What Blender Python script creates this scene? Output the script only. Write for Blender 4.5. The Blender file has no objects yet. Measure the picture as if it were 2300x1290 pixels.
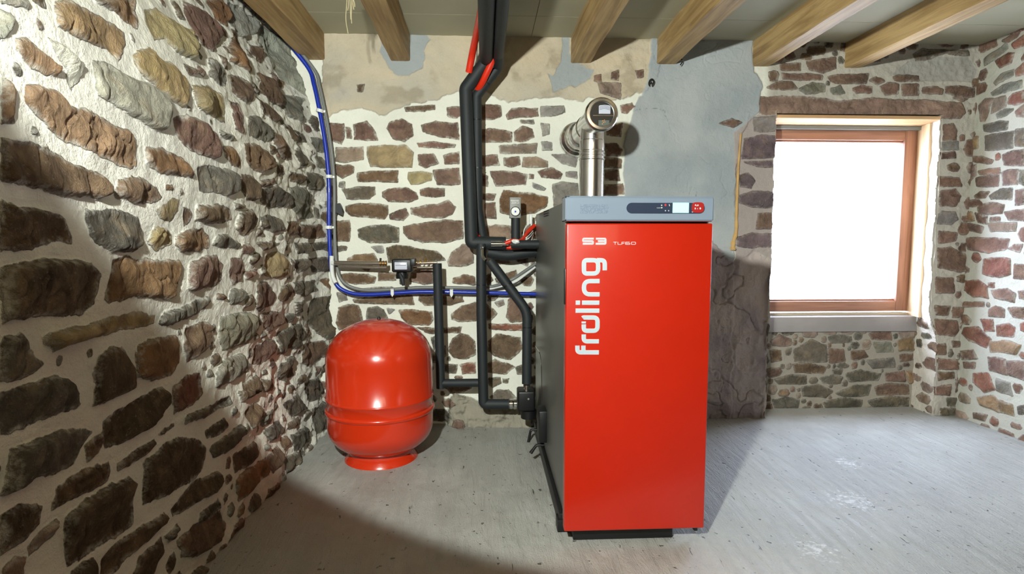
import bpy, bmesh, math, random
import numpy as np
from mathutils import Vector, Matrix

scene = bpy.context.scene
COL = scene.collection

# ------------------------------------------------------------------ camera
F, CX, CY, EYE = 1280.0, 1150.0, 645.0, 1.15
_th = math.atan2(CX-1087, F)
_ph = math.atan2((CY-535)*math.cos(_th), F)
FW = np.array([math.sin(_th)*math.cos(_ph), math.cos(_th)*math.cos(_ph), -math.sin(_ph)])
RT = np.array([math.cos(_th), -math.sin(_th), 0.0])
UP = np.cross(RT, FW)
cd = bpy.data.cameras.new('camera')
cam = bpy.data.objects.new('camera', cd); COL.objects.link(cam)
cd.sensor_width = 36.0; cd.sensor_fit = 'HORIZONTAL'
cd.lens = F/2300*36.0
cd.clip_start = 0.02
cam.matrix_world = Matrix(((RT[0], UP[0], -FW[0], 0), (RT[1], UP[1], -FW[1], 0), (RT[2], UP[2], -FW[2], EYE), (0, 0, 0, 1)))
scene.camera = cam

def ray(x, y):
    return FW + RT*(x-CX)/F - UP*(y-CY)/F
def onY(x, y, Y):
    d = ray(x, y); return Vector(np.array([0, 0, EYE]) + d*(Y/d[1]))
def onX(x, y, X):
    d = ray(x, y); return Vector(np.array([0, 0, EYE]) + d*(X/d[0]))
def onZ(x, y, Z):
    d = ray(x, y); return Vector(np.array([0, 0, EYE]) + d*((Z-EYE)/d[2]))

# ------------------------------------------------------------------ view, world, lamps
vs = scene.view_settings
vs.view_transform = 'Standard'; vs.look = 'None'; vs.gamma = 1.0; vs.use_curve_mapping = False
vs.exposure = 0.0
scene.cycles.max_bounces = 8; scene.cycles.diffuse_bounces = 2; scene.cycles.glossy_bounces = 4
scene.cycles.transparent_max_bounces = 8
scene.cycles.use_denoising = True
scene.cycles.sample_clamp_indirect = 6.0
scene.cycles.caustics_reflective = False

w = bpy.data.worlds.new('overcast_sky'); scene.world = w
w.use_nodes = True
bg = w.node_tree.nodes['Background']
bg.inputs['Color'].default_value = (0.64, 0.75, 1.0, 1)
bg.inputs['Strength'].default_value = SKY = 25.0

def light(name, kind, loc, energy, color, **kw):
    d = bpy.data.lights.new(name, kind); d.energy = energy; d.color = color
    for k, v in kw.items(): setattr(d, k, v)
    o = bpy.data.objects.new(name, d); COL.objects.link(o); o.location = loc
    return o
def aim(o, d):
    o.rotation_euler = Vector(d).to_track_quat('-Z', 'Y').to_euler()
# work floodlight held high on the left, its housing cuts the beam to a cone
LAMP = (-0.40, 0.22, 1.69)
lamp = light('work_lamp', 'SPOT', LAMP, 118, (0.95, 1.0, 0.94), spot_size=math.radians(115), spot_blend=0.05, shadow_soft_size=0.035)
aim(lamp, (0.365, 0.903, 0.225))
lamp.data.use_nodes = True
_nt = lamp.data.node_tree
_fo = _nt.nodes.new('ShaderNodeLightFalloff'); _fo.inputs['Strength'].default_value = 1.0; _fo.inputs['Smooth'].default_value = 0
_nt.links.new(_fo.outputs['Linear'], _nt.nodes['Emission'].inputs['Strength'])
# added weak warm fill, unseen behind the camera, lifts the dark areas
warm_fill = light('cellar_fill', 'AREA', (0.6, -1.2, 2.1), 8.0, (1.0, 0.76, 0.46), size=0.8)
aim(warm_fill, (0.0, 0.6, -0.75))
# daylight comes in through the window opening
portal = light('window_portal', 'AREA', (2.38, 3.86, 1.26), 1, (1, 1, 1), shape='RECTANGLE', size=1.1, size_y=1.2)
aim(portal, (0, -1, 0)); portal.data.cycles.is_portal = True

# ------------------------------------------------------------------ helpers: tags, materials
def tag(o, label=None, cat=None, group=None, kind=None):
    if label: o['label'] = label
    if cat: o['category'] = cat
    if group: o['group'] = group
    if kind: o['kind'] = kind
    return o
def s2l(c):
    return tuple((v/255/12.92 if v/255 <= 0.04045 else ((v/255+0.055)/1.055)**2.4) for v in c)
def nmat(name):
    m = bpy.data.materials.new(name); m.use_nodes = True
    return m, m.node_tree, m.node_tree.nodes, m.node_tree.links, m.node_tree.nodes['Principled BSDF']
def simple(name, rgb, rough=0.5, metal=0.0, noise=0.06, bump=0.0, bscale=60, coat=0.0, emit=None):
    m, nt, N, L, b = nmat(name)
    c = s2l(rgb)
    tc = N.new('ShaderNodeTexCoord'); nz = N.new('ShaderNodeTexNoise'); nz.inputs['Scale'].default_value = bscale/6; nz.inputs['Detail'].default_value = 5
    L.new(tc.outputs['Object'], nz.inputs['Vector'])
    r = N.new('ShaderNodeValToRGB')
    r.color_ramp.elements[0].position = 0.3; r.color_ramp.elements[1].position = 0.7
    r.color_ramp.elements[0].color = tuple(v*(1-noise) for v in c)+(1,)
    r.color_ramp.elements[1].color = tuple(min(1, v*(1+noise)) for v in c)+(1,)
    L.new(nz.outputs['Fac'], r.inputs['Fac']); L.new(r.outputs['Color'], b.inputs['Base Color'])
    b.inputs['Roughness'].default_value = rough; b.inputs['Metallic'].default_value = metal
    if coat: b.inputs['Coat Weight'].default_value = coat; b.inputs['Coat Roughness'].default_value = 0.08
    if bump:
        n2 = N.new('ShaderNodeTexNoise'); n2.inputs['Scale'].default_value = bscale; n2.inputs['Detail'].default_value = 4
        L.new(tc.outputs['Object'], n2.inputs['Vector'])
        bp = N.new('ShaderNodeBump'); bp.inputs['Strength'].default_value = bump; bp.inputs['Distance'].default_value = 0.004
        L.new(n2.outputs['Fac'], bp.inputs['Height']); L.new(bp.outputs['Normal'], b.inputs['Normal'])
    if emit:
        b.inputs['Emission Color'].default_value = s2l(rgb)+(1,); b.inputs['Emission Strength'].default_value = emit
    return m

def wood(name, light_, dark, along='Y', rough=0.6, sc=1.0):
    m, nt, N, L, b = nmat(name)
    tc = N.new('ShaderNodeTexCoord'); mp = N.new('ShaderNodeMapping')
    s = {'Y': (28, 1.6, 28), 'X': (1.6, 28, 28), 'Z': (28, 28, 1.6)}[along]
    mp.inputs['Scale'].default_value = tuple(v*sc for v in s)
    L.new(tc.outputs['Object'], mp.inputs['Vector'])
    nz = N.new('ShaderNodeTexNoise'); nz.inputs['Scale'].default_value = 1.0; nz.inputs['Detail'].default_value = 8; nz.inputs['Roughness'].default_value = 0.62; nz.inputs['Distortion'].default_value = 0.8
    L.new(mp.outputs['Vector'], nz.inputs['Vector'])
    n2 = N.new('ShaderNodeTexNoise'); n2.inputs['Scale'].default_value = 2.2; n2.inputs['Detail'].default_value = 3
    L.new(tc.outputs['Object'], n2.inputs['Vector'])
    ad = N.new('ShaderNodeMath'); ad.operation = 'MULTIPLY_ADD'; ad.inputs[1].default_value = 0.35
    L.new(n2.outputs['Fac'], ad.inputs[0]); L.new(nz.outputs['Fac'], ad.inputs[2])
    r = N.new('ShaderNodeValToRGB'); r.color_ramp.elements[0].position = 0.48; r.color_ramp.elements[1].position = 0.82
    r.color_ramp.elements[0].color = s2l(dark)+(1,); r.color_ramp.elements[1].color = s2l(light_)+(1,)
    L.new(ad.outputs[0], r.inputs['Fac']); L.new(r.outputs['Color'], b.inputs['Base Color'])
    bp = N.new('ShaderNodeBump'); bp.inputs['Strength'].default_value = 0.5; bp.inputs['Distance'].default_value = 0.004
    L.new(nz.outputs['Fac'], bp.inputs['Height']); L.new(bp.outputs['Normal'], b.inputs['Normal'])
    b.inputs['Roughness'].default_value = rough
    return m

M = {}
M['red'] = simple('red_powder_coat', (198, 36, 11), 0.32, noise=0.02, coat=0.25)
M['tank'] = simple('red_tank_lacquer', (206, 50, 17), 0.22, noise=0.03, coat=0.6)
M['header'] = simple('silver_blue_plastic', (136, 151, 168), 0.35, noise=0.02, coat=0.15)
M['steel'] = simple('stainless_steel', (228, 228, 226), 0.22, 1.0, noise=0.03)
M['side'] = simple('brushed_dark_steel', (112, 115, 110), 0.36, 0.45, noise=0.12, bump=0.08, bscale=5)
M['edge'] = simple('pale_metal_edge', (190, 195, 190), 0.4, 0.3)
M['black'] = simple('black_plastic', (17, 18, 19), 0.45, noise=0.1)
M['foam'] = simple('black_foam_insulation', (30, 36, 38), 0.62, noise=0.08, bump=0.15, bscale=90)
M['chrome'] = simple('chrome', (215, 215, 212), 0.14, 1.0, noise=0.02)
M['nickel'] = simple('nickel_pipe', (190, 180, 165), 0.25, 0.9, noise=0.05)
M['hose'] = simple('red_conduit', (225, 48, 20), 0.4, noise=0.08)
M['blue'] = simple('blue_cable_sheath', (18, 48, 165), 0.32, noise=0.05, coat=0.2)
M['grey'] = simple('grey_cable_sheath', (120, 122, 118), 0.45, noise=0.05)
M['white'] = simple('white_plastic', (228, 230, 226), 0.4, noise=0.02)
M['letter'] = simple('pale_blue_lettering', (196, 212, 220), 0.4, noise=0.03)
M['letter_rim'] = simple('pinkish_letter_edge', (244, 214, 214), 0.4, noise=0.03)
M['emboss'] = simple('embossed_panel_text', (112, 128, 148), 0.5, noise=0.03)
M['navy'] = simple('navy_control_window', (52, 62, 82), 0.25, noise=0.03, coat=0.4)
M['screen'] = simple('lit_display', (178, 240, 240), 0.3, noise=0.01, emit=0.6)
M['keypad'] = simple('dark_red_keypad', (176, 38, 38), 0.4, noise=0.03)
M['led'] = simple('red_button', (210, 70, 70), 0.4)
M['bronze'] = simple('bronze_fitting', (160, 120, 60), 0.3, 0.8)
M['label'] = simple('silver_label', (200, 205, 220), 0.3, noise=0.02)
M['gaugegrey'] = simple('grey_actuator_case', (140, 140, 136), 0.5, noise=0.04)
M['oak'] = wood('sawn_oak_beam', (198, 166, 114), (138, 107, 64))
M['frame'] = wood('reddish_window_wood', (170, 122, 98), (132, 92, 72), 'X', 0.5)
M['framev'] = wood('reddish_window_wood_upright', (170, 122, 98), (132, 92, 72), 'Z', 0.5)
M['pine'] = wood('pale_pine_board', (226, 186, 140), (190, 145, 98), 'X', 0.6)
M['pinev'] = wood('pale_pine_jamb', (226, 196, 158), (196, 160, 118), 'Z', 0.6)
M['foamstrip'] = simple('yellowed_filler_foam', (205, 165, 105), 0.9, noise=0.15, bump=0.6, bscale=80)
M['straw'] = simple('hemp_fibre', (190, 178, 140), 0.9)
M['ceil'] = simple('ceiling_board', (180, 176, 150), 0.75, noise=0.05, bump=0.05, bscale=20)
M['seam'] = simple('ceiling_seam', (110, 100, 78), 0.9)
M['sillcon'] = simple('smooth_cement_sill', (150, 143, 140), 0.7, noise=0.08, bump=0.3, bscale=40)

# ------------------------------------------------------------------ helpers: geometry
def link(name, bm, mats, parent=None, smooth=True, angle=35):
    me = bpy.data.meshes.new(name)
    bmesh.ops.recalc_face_normals(bm, faces=bm.faces)
    bm.to_mesh(me); bm.free()
    for m in (mats if isinstance(mats, (list, tuple)) else [mats]): me.materials.append(m)
    o = bpy.data.objects.new(name, me); COL.objects.link(o)
    if smooth:
        me.polygons.foreach_set('use_smooth', [True]*len(me.polygons))
        try: me.set_sharp_from_angle(angle=math.radians(angle))
        except Exception: pass
    if parent is not None:
        o.parent = parent; o.matrix_parent_inverse = parent.matrix_world.inverted() if parent.type != 'EMPTY' else Matrix.Translation(-parent.location)
    return o
def empty(name, loc, label, cat, group=None):
    o = bpy.data.objects.new(name, None); COL.objects.link(o); o.location = loc
    o.empty_display_size = 0.05
    return tag(o, label, cat, group)
def box(bm, lo, hi, bev=0.0, seg=2, mi=0):
    t = bmesh.new()
    bmesh.ops.create_cube(t, size=1)
    s = [hi[i]-lo[i] for i in range(3)]; c = [(hi[i]+lo[i])/2 for i in range(3)]
    for v in t.verts: v.co = Vector((v.co[0]*s[0]+c[0], v.co[1]*s[1]+c[1], v.co[2]*s[2]+c[2]))
    if bev: bmesh.ops.bevel(t, geom=t.edges[:], offset=bev, segments=seg, affect='EDGES', profile=0.5)
    merge(bm, t, mi)
def merge(bm, t, mi=0):
    vs_ = {}
    for v in t.verts: vs_[v] = bm.verts.new(v.co)
    for f in t.faces:
        try: g = bm.faces.new([vs_[v] for v in f.verts]); g.material_index = mi
        except ValueError: pass
    t.free()
def fillet(pts, r, n=6):
    pts = [Vector(p) for p in pts]
    if r <= 0 or len(pts) < 3: return pts
    out = [pts[0]]
    for i in range(1, len(pts)-1):
        p, a, b = pts[i], pts[i-1], pts[i+1]
        da, db = (a-p), (b-p)
        rr = min(r, da.length*0.48, db.length*0.48)
        s, e = p+da.normalized()*rr, p+db.normalized()*rr
        for k in range(n+1):
            t = k/n; out.append(s*(1-t)**2 + p*2*t*(1-t) + e*t*t)
    out.append(pts[-1]); return out
def spline(pts, n=8):
    pts = [Vector(p) for p in pts]; P = [pts[0]*2-pts[1]]+pts+[pts[-1]*2-pts[-2]]
    out = []
    for i in range(1, len(P)-2):
        a, b, c, d = P[i-1], P[i], P[i+1], P[i+2]
        for k in range(n):
            t = k/n
            out.append(0.5*((2*b)+(c-a)*t+(2*a-5*b+4*c-d)*t*t+(3*b-a-3*c+d)*t**3))
    out.append(pts[-1]); return out
def tube(bm, pts, r, seg=16, cap=True, mi=0):
    pts = [Vector(p) for p in pts]
    n = len(pts); rad = r if isinstance(r, (list, tuple)) else [r]*n
    t0 = (pts[1]-pts[0]).normalized()
    ref = Vector((0, 0, 1)) if abs(t0.z) < 0.9 else Vector((1, 0, 0))
    x = t0.cross(ref).normalized(); rings = []
    prev = t0
    for i, p in enumerate(pts):
        t = (pts[min(i+1, n-1)]-pts[max(i-1, 0)])
        t = t.normalized() if t.length > 1e-9 else prev
        x = (x - t*x.dot(t)).normalized(); y = t.cross(x); prev = t
        rings.append([bm.verts.new(p+(x*math.cos(a)+y*math.sin(a))*rad[i]) for a in [2*math.pi*k/seg for k in range(seg)]])
    for i in range(n-1):
        for k in range(seg):
            f = bm.faces.new((rings[i][k], rings[i][(k+1) % seg], rings[i+1][(k+1) % seg], rings[i+1][k])); f.material_index = mi
    if cap:
        for rg in (rings[0][::-1], rings[-1]): bm.faces.new(rg).material_index = mi
def lathe(bm, prof, c, axis=Vector((0, 0, 1)), seg=48, cap=True, mi=0):
    """prof: (radius, distance along axis)"""
    axis = Vector(axis).normalized(); c = Vector(c)
    ref = Vector((1, 0, 0)) if abs(axis.x) < 0.9 else Vector((0, 1, 0))
    x = axis.cross(ref).normalized(); y = axis.cross(x); rings = []
    for r, h in prof:
        rings.append([bm.verts.new(c+axis*h+(x*math.cos(a)+y*math.sin(a))*max(r, 1e-5)) for a in [2*math.pi*k/seg for k in range(seg)]])
    for i in range(len(rings)-1):
        for k in range(seg):
            f = bm.faces.new((rings[i][k], rings[i][(k+1) % seg], rings[i+1][(k+1) % seg], rings[i+1][k])); f.material_index = mi
    if cap:
        for rg in (rings[0][::-1], rings[-1]): bm.faces.new(rg).material_index = mi
def prism(bm, poly, d, mi=0):
    """poly: list of 3-D points (planar), extruded by vector d"""
    a = [bm.verts.new(Vector(p)) for p in poly]; b = [bm.verts.new(Vector(p)+Vector(d)) for p in poly]
    n = len(a)
    f = [bm.faces.new(a), bm.faces.new(b[::-1])]
    for i in range(n): f.append(bm.faces.new((a[i], b[i], b[(i+1) % n], a[(i+1) % n])))
    for g in f: g.material_index = mi
def ribbon(bm, pts, wd, d, closed=False, mi=0):
    """flat band of width wd along 3-D points in an XZ plane, extruded by d (toward -Y)"""
    pts = [Vector(p) for p in pts]; n = len(pts); L_, R_ = [], []
    for i in range(n):
        if closed: t = pts[(i+1) % n]-pts[i-1]
        else: t = pts[min(i+1, n-1)]-pts[max(i-1, 0)]
        t.normalize(); nrm = Vector((-t.z, 0, t.x))
        L_.append(pts[i]+nrm*wd/2); R_.append(pts[i]-nrm*wd/2)
    m = n if closed else n-1
    D = Vector(d)
    l0 = [bm.verts.new(p) for p in L_]; r0 = [bm.verts.new(p) for p in R_]
    l1 = [bm.verts.new(p+D) for p in L_]; r1 = [bm.verts.new(p+D) for p in R_]
    for i in range(m):
        j = (i+1) % n
        for q in ((l1[i], l1[j], r1[j], r1[i]), (l0[i], l0[j], l1[j], l1[i]), (r0[i], r0[j], r1[j], r1[i]), (l0[i], l0[j], r0[j], r0[i])):
            bm.faces.new(q).material_index = mi
    if not closed:
        bm.faces.new((l0[0], l1[0], r1[0], r0[0])).material_index = mi; bm.faces.new((l0[-1], l1[-1], r1[-1], r0[-1])).material_index = mi

# ------------------------------------------------------------------ numpy noise
def _hash(ix, iy, seed):
    h = (ix.astype(np.int64)*374761393 + iy.astype(np.int64)*668265263 + seed*974634777) & 0xffffffff
    h = ((h ^ (h >> 13))*1274126177) & 0xffffffff
    h = (h ^ (h >> 16)) & 0xffff
    return h/65535.0
def vnoise(x, y, seed=0):
    ix, iy = np.floor(x), np.floor(y); fx, fy = x-ix, y-iy
    fx = fx*fx*(3-2*fx); fy = fy*fy*(3-2*fy)
    a, b = _hash(ix, iy, seed), _hash(ix+1, iy, seed); c, d = _hash(ix, iy+1, seed), _hash(ix+1, iy+1, seed)
    return (a*(1-fx)+b*fx)*(1-fy)+(c*(1-fx)+d*fx)*fy - 0.5
def fbm(x, y, seed=0, oct=4, gain=0.5):
    s, a, t = 0, 1.0, 0
    for i in range(oct):
        s = s+a*vnoise(x*2**i+i*17.3, y*2**i-i*9.1, seed+i*31); t += a; a *= gain
    return s/t*2
def ridge(x, y, seed=0, oct=4):
    s, a, t = 0, 1.0, 0
    for i in range(oct):
        s = s+a*(1-np.abs(vnoise(x*2**i+i*7.7, y*2**i+i*3.3, seed+i*13))*4); t += a; a *= 0.5
    return s/t
def smooth(e0, e1, x):
    t = np.clip((x-e0)/(e1-e0), 0, 1); return t*t*(3-2*t)
def poly_sd(px, py, P):
    d2 = np.full(px.shape, 1e9); ins = np.zeros(px.shape, bool); n = len(P)
    for i in range(n):
        x0, y0 = P[i]; x1, y1 = P[(i+1) % n]; ex, ey = x1-x0, y1-y0
        t = np.clip(((px-x0)*ex+(py-y0)*ey)/(ex*ex+ey*ey+1e-12), 0, 1)
        d2 = np.minimum(d2, (px-x0-ex*t)**2+(py-y0-ey*t)**2)
        c = ((y0 > py) != (y1 > py)) & (px < (x1-x0)*(py-y0)/((y1-y0) if y1 != y0 else 1e-12)+x0)
        ins ^= c
    d = np.sqrt(d2); return np.where(ins, -d, d)

STONE_RGB = dict(t=(154, 126, 96), o=(138, 106, 76), b=(116, 95, 76), d=(98, 82, 64), g=(134, 131, 118), l=(178, 178, 164), y=(170, 152, 112),
                 m=(124, 99, 86), r=(138, 94, 78), k=(104, 98, 86), p=(118, 102, 106), G=(148, 143, 137), w=(156, 137, 122), q=(142, 118, 102))
# traced outlines of the stones: origin and scale of each traced patch, then "colour:x,y x,y ..."
TR = {}
TR['A'] = (0, 0, 2.866, """l:0,0 170,0 165,65 80,45 10,15
l:0,60 70,95 85,170 60,250 0,270
t:110,270 180,260 260,330 365,410 370,490 290,490 190,440 130,380 100,330
l:300,240 420,300 520,400 525,480 460,585 435,530 430,450 380,370
t:355,0 440,0 560,60 700,140 800,210 815,300 770,400 700,340 560,260 420,190 360,160 350,60
o:600,0 700,-30 880,0 890,190 800,140 720,70 640,30
y:925,60 1000,60 1100,130 1210,190 1240,290 1220,380 1130,330 1060,250 990,250 940,130
m:1185,10 1260,50 1370,130 1425,230 1390,335 1300,290 1240,210 1190,80
o:1350,0 1400,-20 1440,20 1475,110 1470,175 1390,120
l:1460,10 1540,40 1640,120 1660,210 1580,240 1490,170
o:1495,190 1560,230 1600,350 1605,470 1560,440 1480,390 1480,290
b:1620,280 1680,310 1710,380 1700,415 1640,350
l:1690,150 1800,260 1900,420 1990,600 1980,700 1900,600 1800,480 1720,340 1680,230
g:1350,380 1400,385 1470,470 1465,560 1430,560 1350,480
m:1490,480 1560,490 1630,570 1630,650 1590,665 1510,590
b:1670,460 1740,500 1830,640 1830,690 1760,660 1690,590
y:880,320 970,310 1040,390 1100,400 1180,490 1205,620 1180,690 1100,640 1030,580 900,470 870,420
l:585,390 680,410 800,480 950,530 1030,600 1055,760 1030,850 940,820 800,730 700,660 620,610 600,480
y:1230,540 1340,555 1430,600 1465,690 1460,785 1380,760 1280,710 1240,620
m:1495,655 1560,680 1580,740 1570,860 1520,840 1500,740
b:1650,630 1720,660 1790,720 1805,790 1750,770 1680,700
g:1850,610 1920,640 1935,780 1880,750 1845,680
m:1115,760 1200,740 1300,790 1360,860 1395,1000 1370,1020 1270,990 1180,940 1130,860
g:1410,830 1500,870 1510,910 1420,870
g:1595,760 1660,740 1750,830 1780,890 1710,915 1620,870
t:160,560 250,550 380,610 440,700 560,710 700,790 830,860 860,960 875,1080 830,1090 700,1020 600,980 450,910 330,850 220,740 150,640
o:0,460 50,520 80,580 85,780 0,795
b:0,880 110,900 300,960 450,1040 600,1100 655,1190 640,1270 500,1270 330,1250 150,1190 0,1150
o:925,960 1010,950 1150,1010 1210,1060 1235,1140 1150,1130 1020,1110 930,1060
b:750,1150 830,1140 920,1165 1000,1220 1025,1280 980,1310 860,1310 730,1270 710,1230
g:1270,1080 1350,1070 1450,1090 1520,1120 1530,1230 1450,1275 1370,1240 1280,1230
o:1435,945 1500,950 1550,1020 1560,1080 1490,1070 1440,1010
b:1565,920 1650,920 1730,1000 1745,1090 1680,1110 1600,1060
b:1730,840 1830,880 1890,960 1895,1030 1850,1030 1780,950
b:1560,1120 1630,1130 1670,1190 1660,1290 1590,1290 1560,1220
k:1910,840 1970,860 1990,910 1940,915
k:1920,940 1970,940 1995,1020 1980,1070 1930,1060 1910,1000
b:1780,1060 1840,1060 1850,1130 1790,1130
b:1870,1100 1950,1130 1970,1170 1940,1190 1890,1160
k:1990,1110 2060,1130 2060,1230 2000,1220 1980,1160
k:1970,740 2040,760 2050,830 2000,850 1965,790
b:1680,1160 1760,1150 1800,1180 1740,1200 1690,1190
k:1700,1210 1800,1200 1870,1240 1880,1300 1860,1340 1760,1340 1700,1290
g:1880,1200 1980,1210 2020,1270 2025,1400 1940,1420 1890,1350
o:1040,1200 1090,1195 1095,1240 1045,1235""")
TR['B'] = (0, 430, 2.866, """d:0,40 120,80 300,130 400,180 445,260 440,330 330,330 200,370 60,360 0,385
k:545,130 700,115 800,140 870,180 890,260 885,370 850,390 700,395 630,340 560,280 540,190
y:1080,60 1130,60 1125,130 1090,190 1020,170 985,120
b:1170,105 1215,105 1235,140 1215,200 1180,205
b:1260,80 1400,90 1480,120 1495,180 1420,215 1320,215 1250,180
y:980,230 1060,225 1110,270 1095,330 1010,375 950,330
o:1125,280 1200,240 1310,250 1350,300 1355,370 1250,380 1150,385 1120,330
k:1390,300 1450,275 1540,320 1530,360 1420,370 1375,350
b:1540,140 1640,120 1670,180 1640,240 1570,285 1520,230
b:1500,80 1560,85 1555,120 1510,120
o:720,440 800,420 900,440 1000,430 1150,440 1160,500 1130,600 1090,700 960,690 840,690 700,725 665,700 700,560
m:1215,450 1310,420 1400,420 1440,480 1440,560 1360,620 1260,640 1200,630
m:1475,430 1550,420 1570,500 1550,560 1500,600 1480,520
d:0,480 150,450 280,435 450,440 580,460 640,530 625,640 600,720 500,790 330,800 180,810 0,840
k:1690,170 1760,145 1820,190 1825,260 1760,270 1690,230
b:1845,200 1910,195 1925,280 1860,290
b:1945,215 2060,215 2070,300 1990,305 1940,270
b:1650,330 1750,320 1810,340 1790,370 1690,370
k:1930,330 2000,330 2005,400 1935,395
k:2020,330 2085,330 2090,385 2030,380
y:1720,410 1810,390 1855,450 1850,540 1790,565 1720,540
k:1905,440 1980,435 1995,510 1930,530
k:2020,430 2100,420 2110,510 2030,520
r:1570,510 1660,505 1640,550 1580,560
m:1645,600 1740,585 1780,650 1775,720 1690,785 1635,740
b:1810,620 1880,600 1900,680 1830,720 1800,690
k:1900,590 2030,570 2045,640 1960,680 1905,650
o:2060,570 2140,540 2150,600 2080,650
k:1050,790 1150,760 1250,700 1340,680 1350,720 1260,790 1180,830 1080,880 1020,850
b:1390,660 1440,660 1440,700 1390,700
y:300,910 500,870 700,810 900,780 995,800 990,850 850,880 650,920 480,980 330,1030 275,990 265,940
m:1690,800 1780,770 1835,780 1820,860 1740,900 1690,850
g:1420,810 1530,775 1640,790 1640,900 1600,970 1520,1000 1430,1030 1410,920
b:1200,880 1320,840 1360,860 1340,1000 1270,1070 1200,1100 1180,990
k:1800,930 1880,860 1950,850 1985,940 1920,1010 1800,1050
m:1700,960 1770,945 1775,1030 1700,1110 1630,1120 1650,1010
k:0,930 110,905 170,970 220,1070 280,1110 200,1180 50,1230 0,1225
d:620,1060 700,1005 790,1010 850,1080 865,1180 850,1270 790,1300 690,1350 605,1380 600,1200
o:880,990 960,950 1130,940 1160,1010 1150,1100 1100,1180 990,1215 880,1180
r:1110,1260 1210,1180 1290,1170 1300,1300 1240,1380 1130,1425 1110,1350
g:1380,1170 1440,1090 1560,1040 1610,1120 1560,1190 1470,1240 1380,1270
k:2020,690 2110,660 2150,760 2140,900 2070,960 2020,860
k:1900,720 1980,700 1990,770 1920,790
b:1960,990 2060,960 2090,1050 2000,1130 1950,1100
k:1810,1110 1900,1060 1920,1180 1860,1230 1820,1200
b:1560,1250 1650,1180 1660,1300 1580,1330
b:1690,1210 1770,1200 1790,1270 1700,1290""")
TR['C'] = (0, 840, 2.866, """k:0,130 120,90 330,30 430,50 500,120 530,200 500,235 350,270 150,340 0,390
k:60,480 230,430 400,370 560,350 600,370 540,450 490,570 370,640 200,700 30,800 10,790 40,600
d:670,310 800,210 920,130 1040,85 1070,140 1050,230 1010,300 880,380 760,460 680,470 660,400
b:560,450 660,370 680,410 640,500 570,550
k:1190,290 1300,220 1480,150 1500,190 1380,250 1250,310 1190,330
k:1320,370 1440,290 1465,340 1390,410 1330,415
d:1020,400 1060,360 1130,320 1130,345 1060,390
d:370,740 500,630 600,580 710,560 720,620 690,690 580,750 450,820 345,860
d:760,570 880,480 980,430 990,470 900,550 770,610
d:930,560 1050,460 1150,410 1270,405 1325,480 1310,600 1250,680 1100,760 1000,800 920,840
k:1350,480 1430,410 1550,330 1560,400 1480,490 1380,550
d:410,930 560,800 720,700 830,655 870,700 860,840 860,960 760,1040 600,1150 430,1250 410,1100
d:1230,700 1400,630 1420,700 1360,780 1250,830 1110,910 1100,870 1150,800
b:1510,520 1640,430 1650,520 1590,600 1500,640
d:0,920 120,850 290,840 260,950 180,1050 80,1130 0,1170
d:660,1200 760,1070 900,980 1060,890 1040,980 950,1080 830,1180 740,1280 660,1330
d:450,1290 520,1230 600,1195 590,1340 460,1340
w:180,1110 280,1000 360,940 365,1010 280,1110 200,1180
k:1280,900 1400,800 1410,860 1310,940 1260,960
o:1500,700 1600,600 1720,540 1700,640 1600,760 1520,820
b:1140,1080 1260,960 1400,880 1440,960 1400,1080 1280,1160 1160,1180
k:1060,1050 1140,960 1150,1020 1080,1100
d:830,1330 900,1180 1040,1050 1050,1150 980,1330
b:1570,250 1650,180 1700,260 1620,340
k:1700,380 1800,300 1830,380 1740,440
k:1830,200 1930,130 1960,230 1870,280
k:1850,400 1940,340 1950,440 1860,500
k:1990,230 2070,180 2080,330 2000,400
b:1680,560 1780,470 1800,560 1720,640
b:1540,110 1640,60 1660,130 1560,180
k:1960,60 2070,20 2080,130 1990,180
w:20,1250 100,1180 170,1190 150,1340 20,1340
k:1800,560 1900,480 1930,520 1820,640""")
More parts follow.
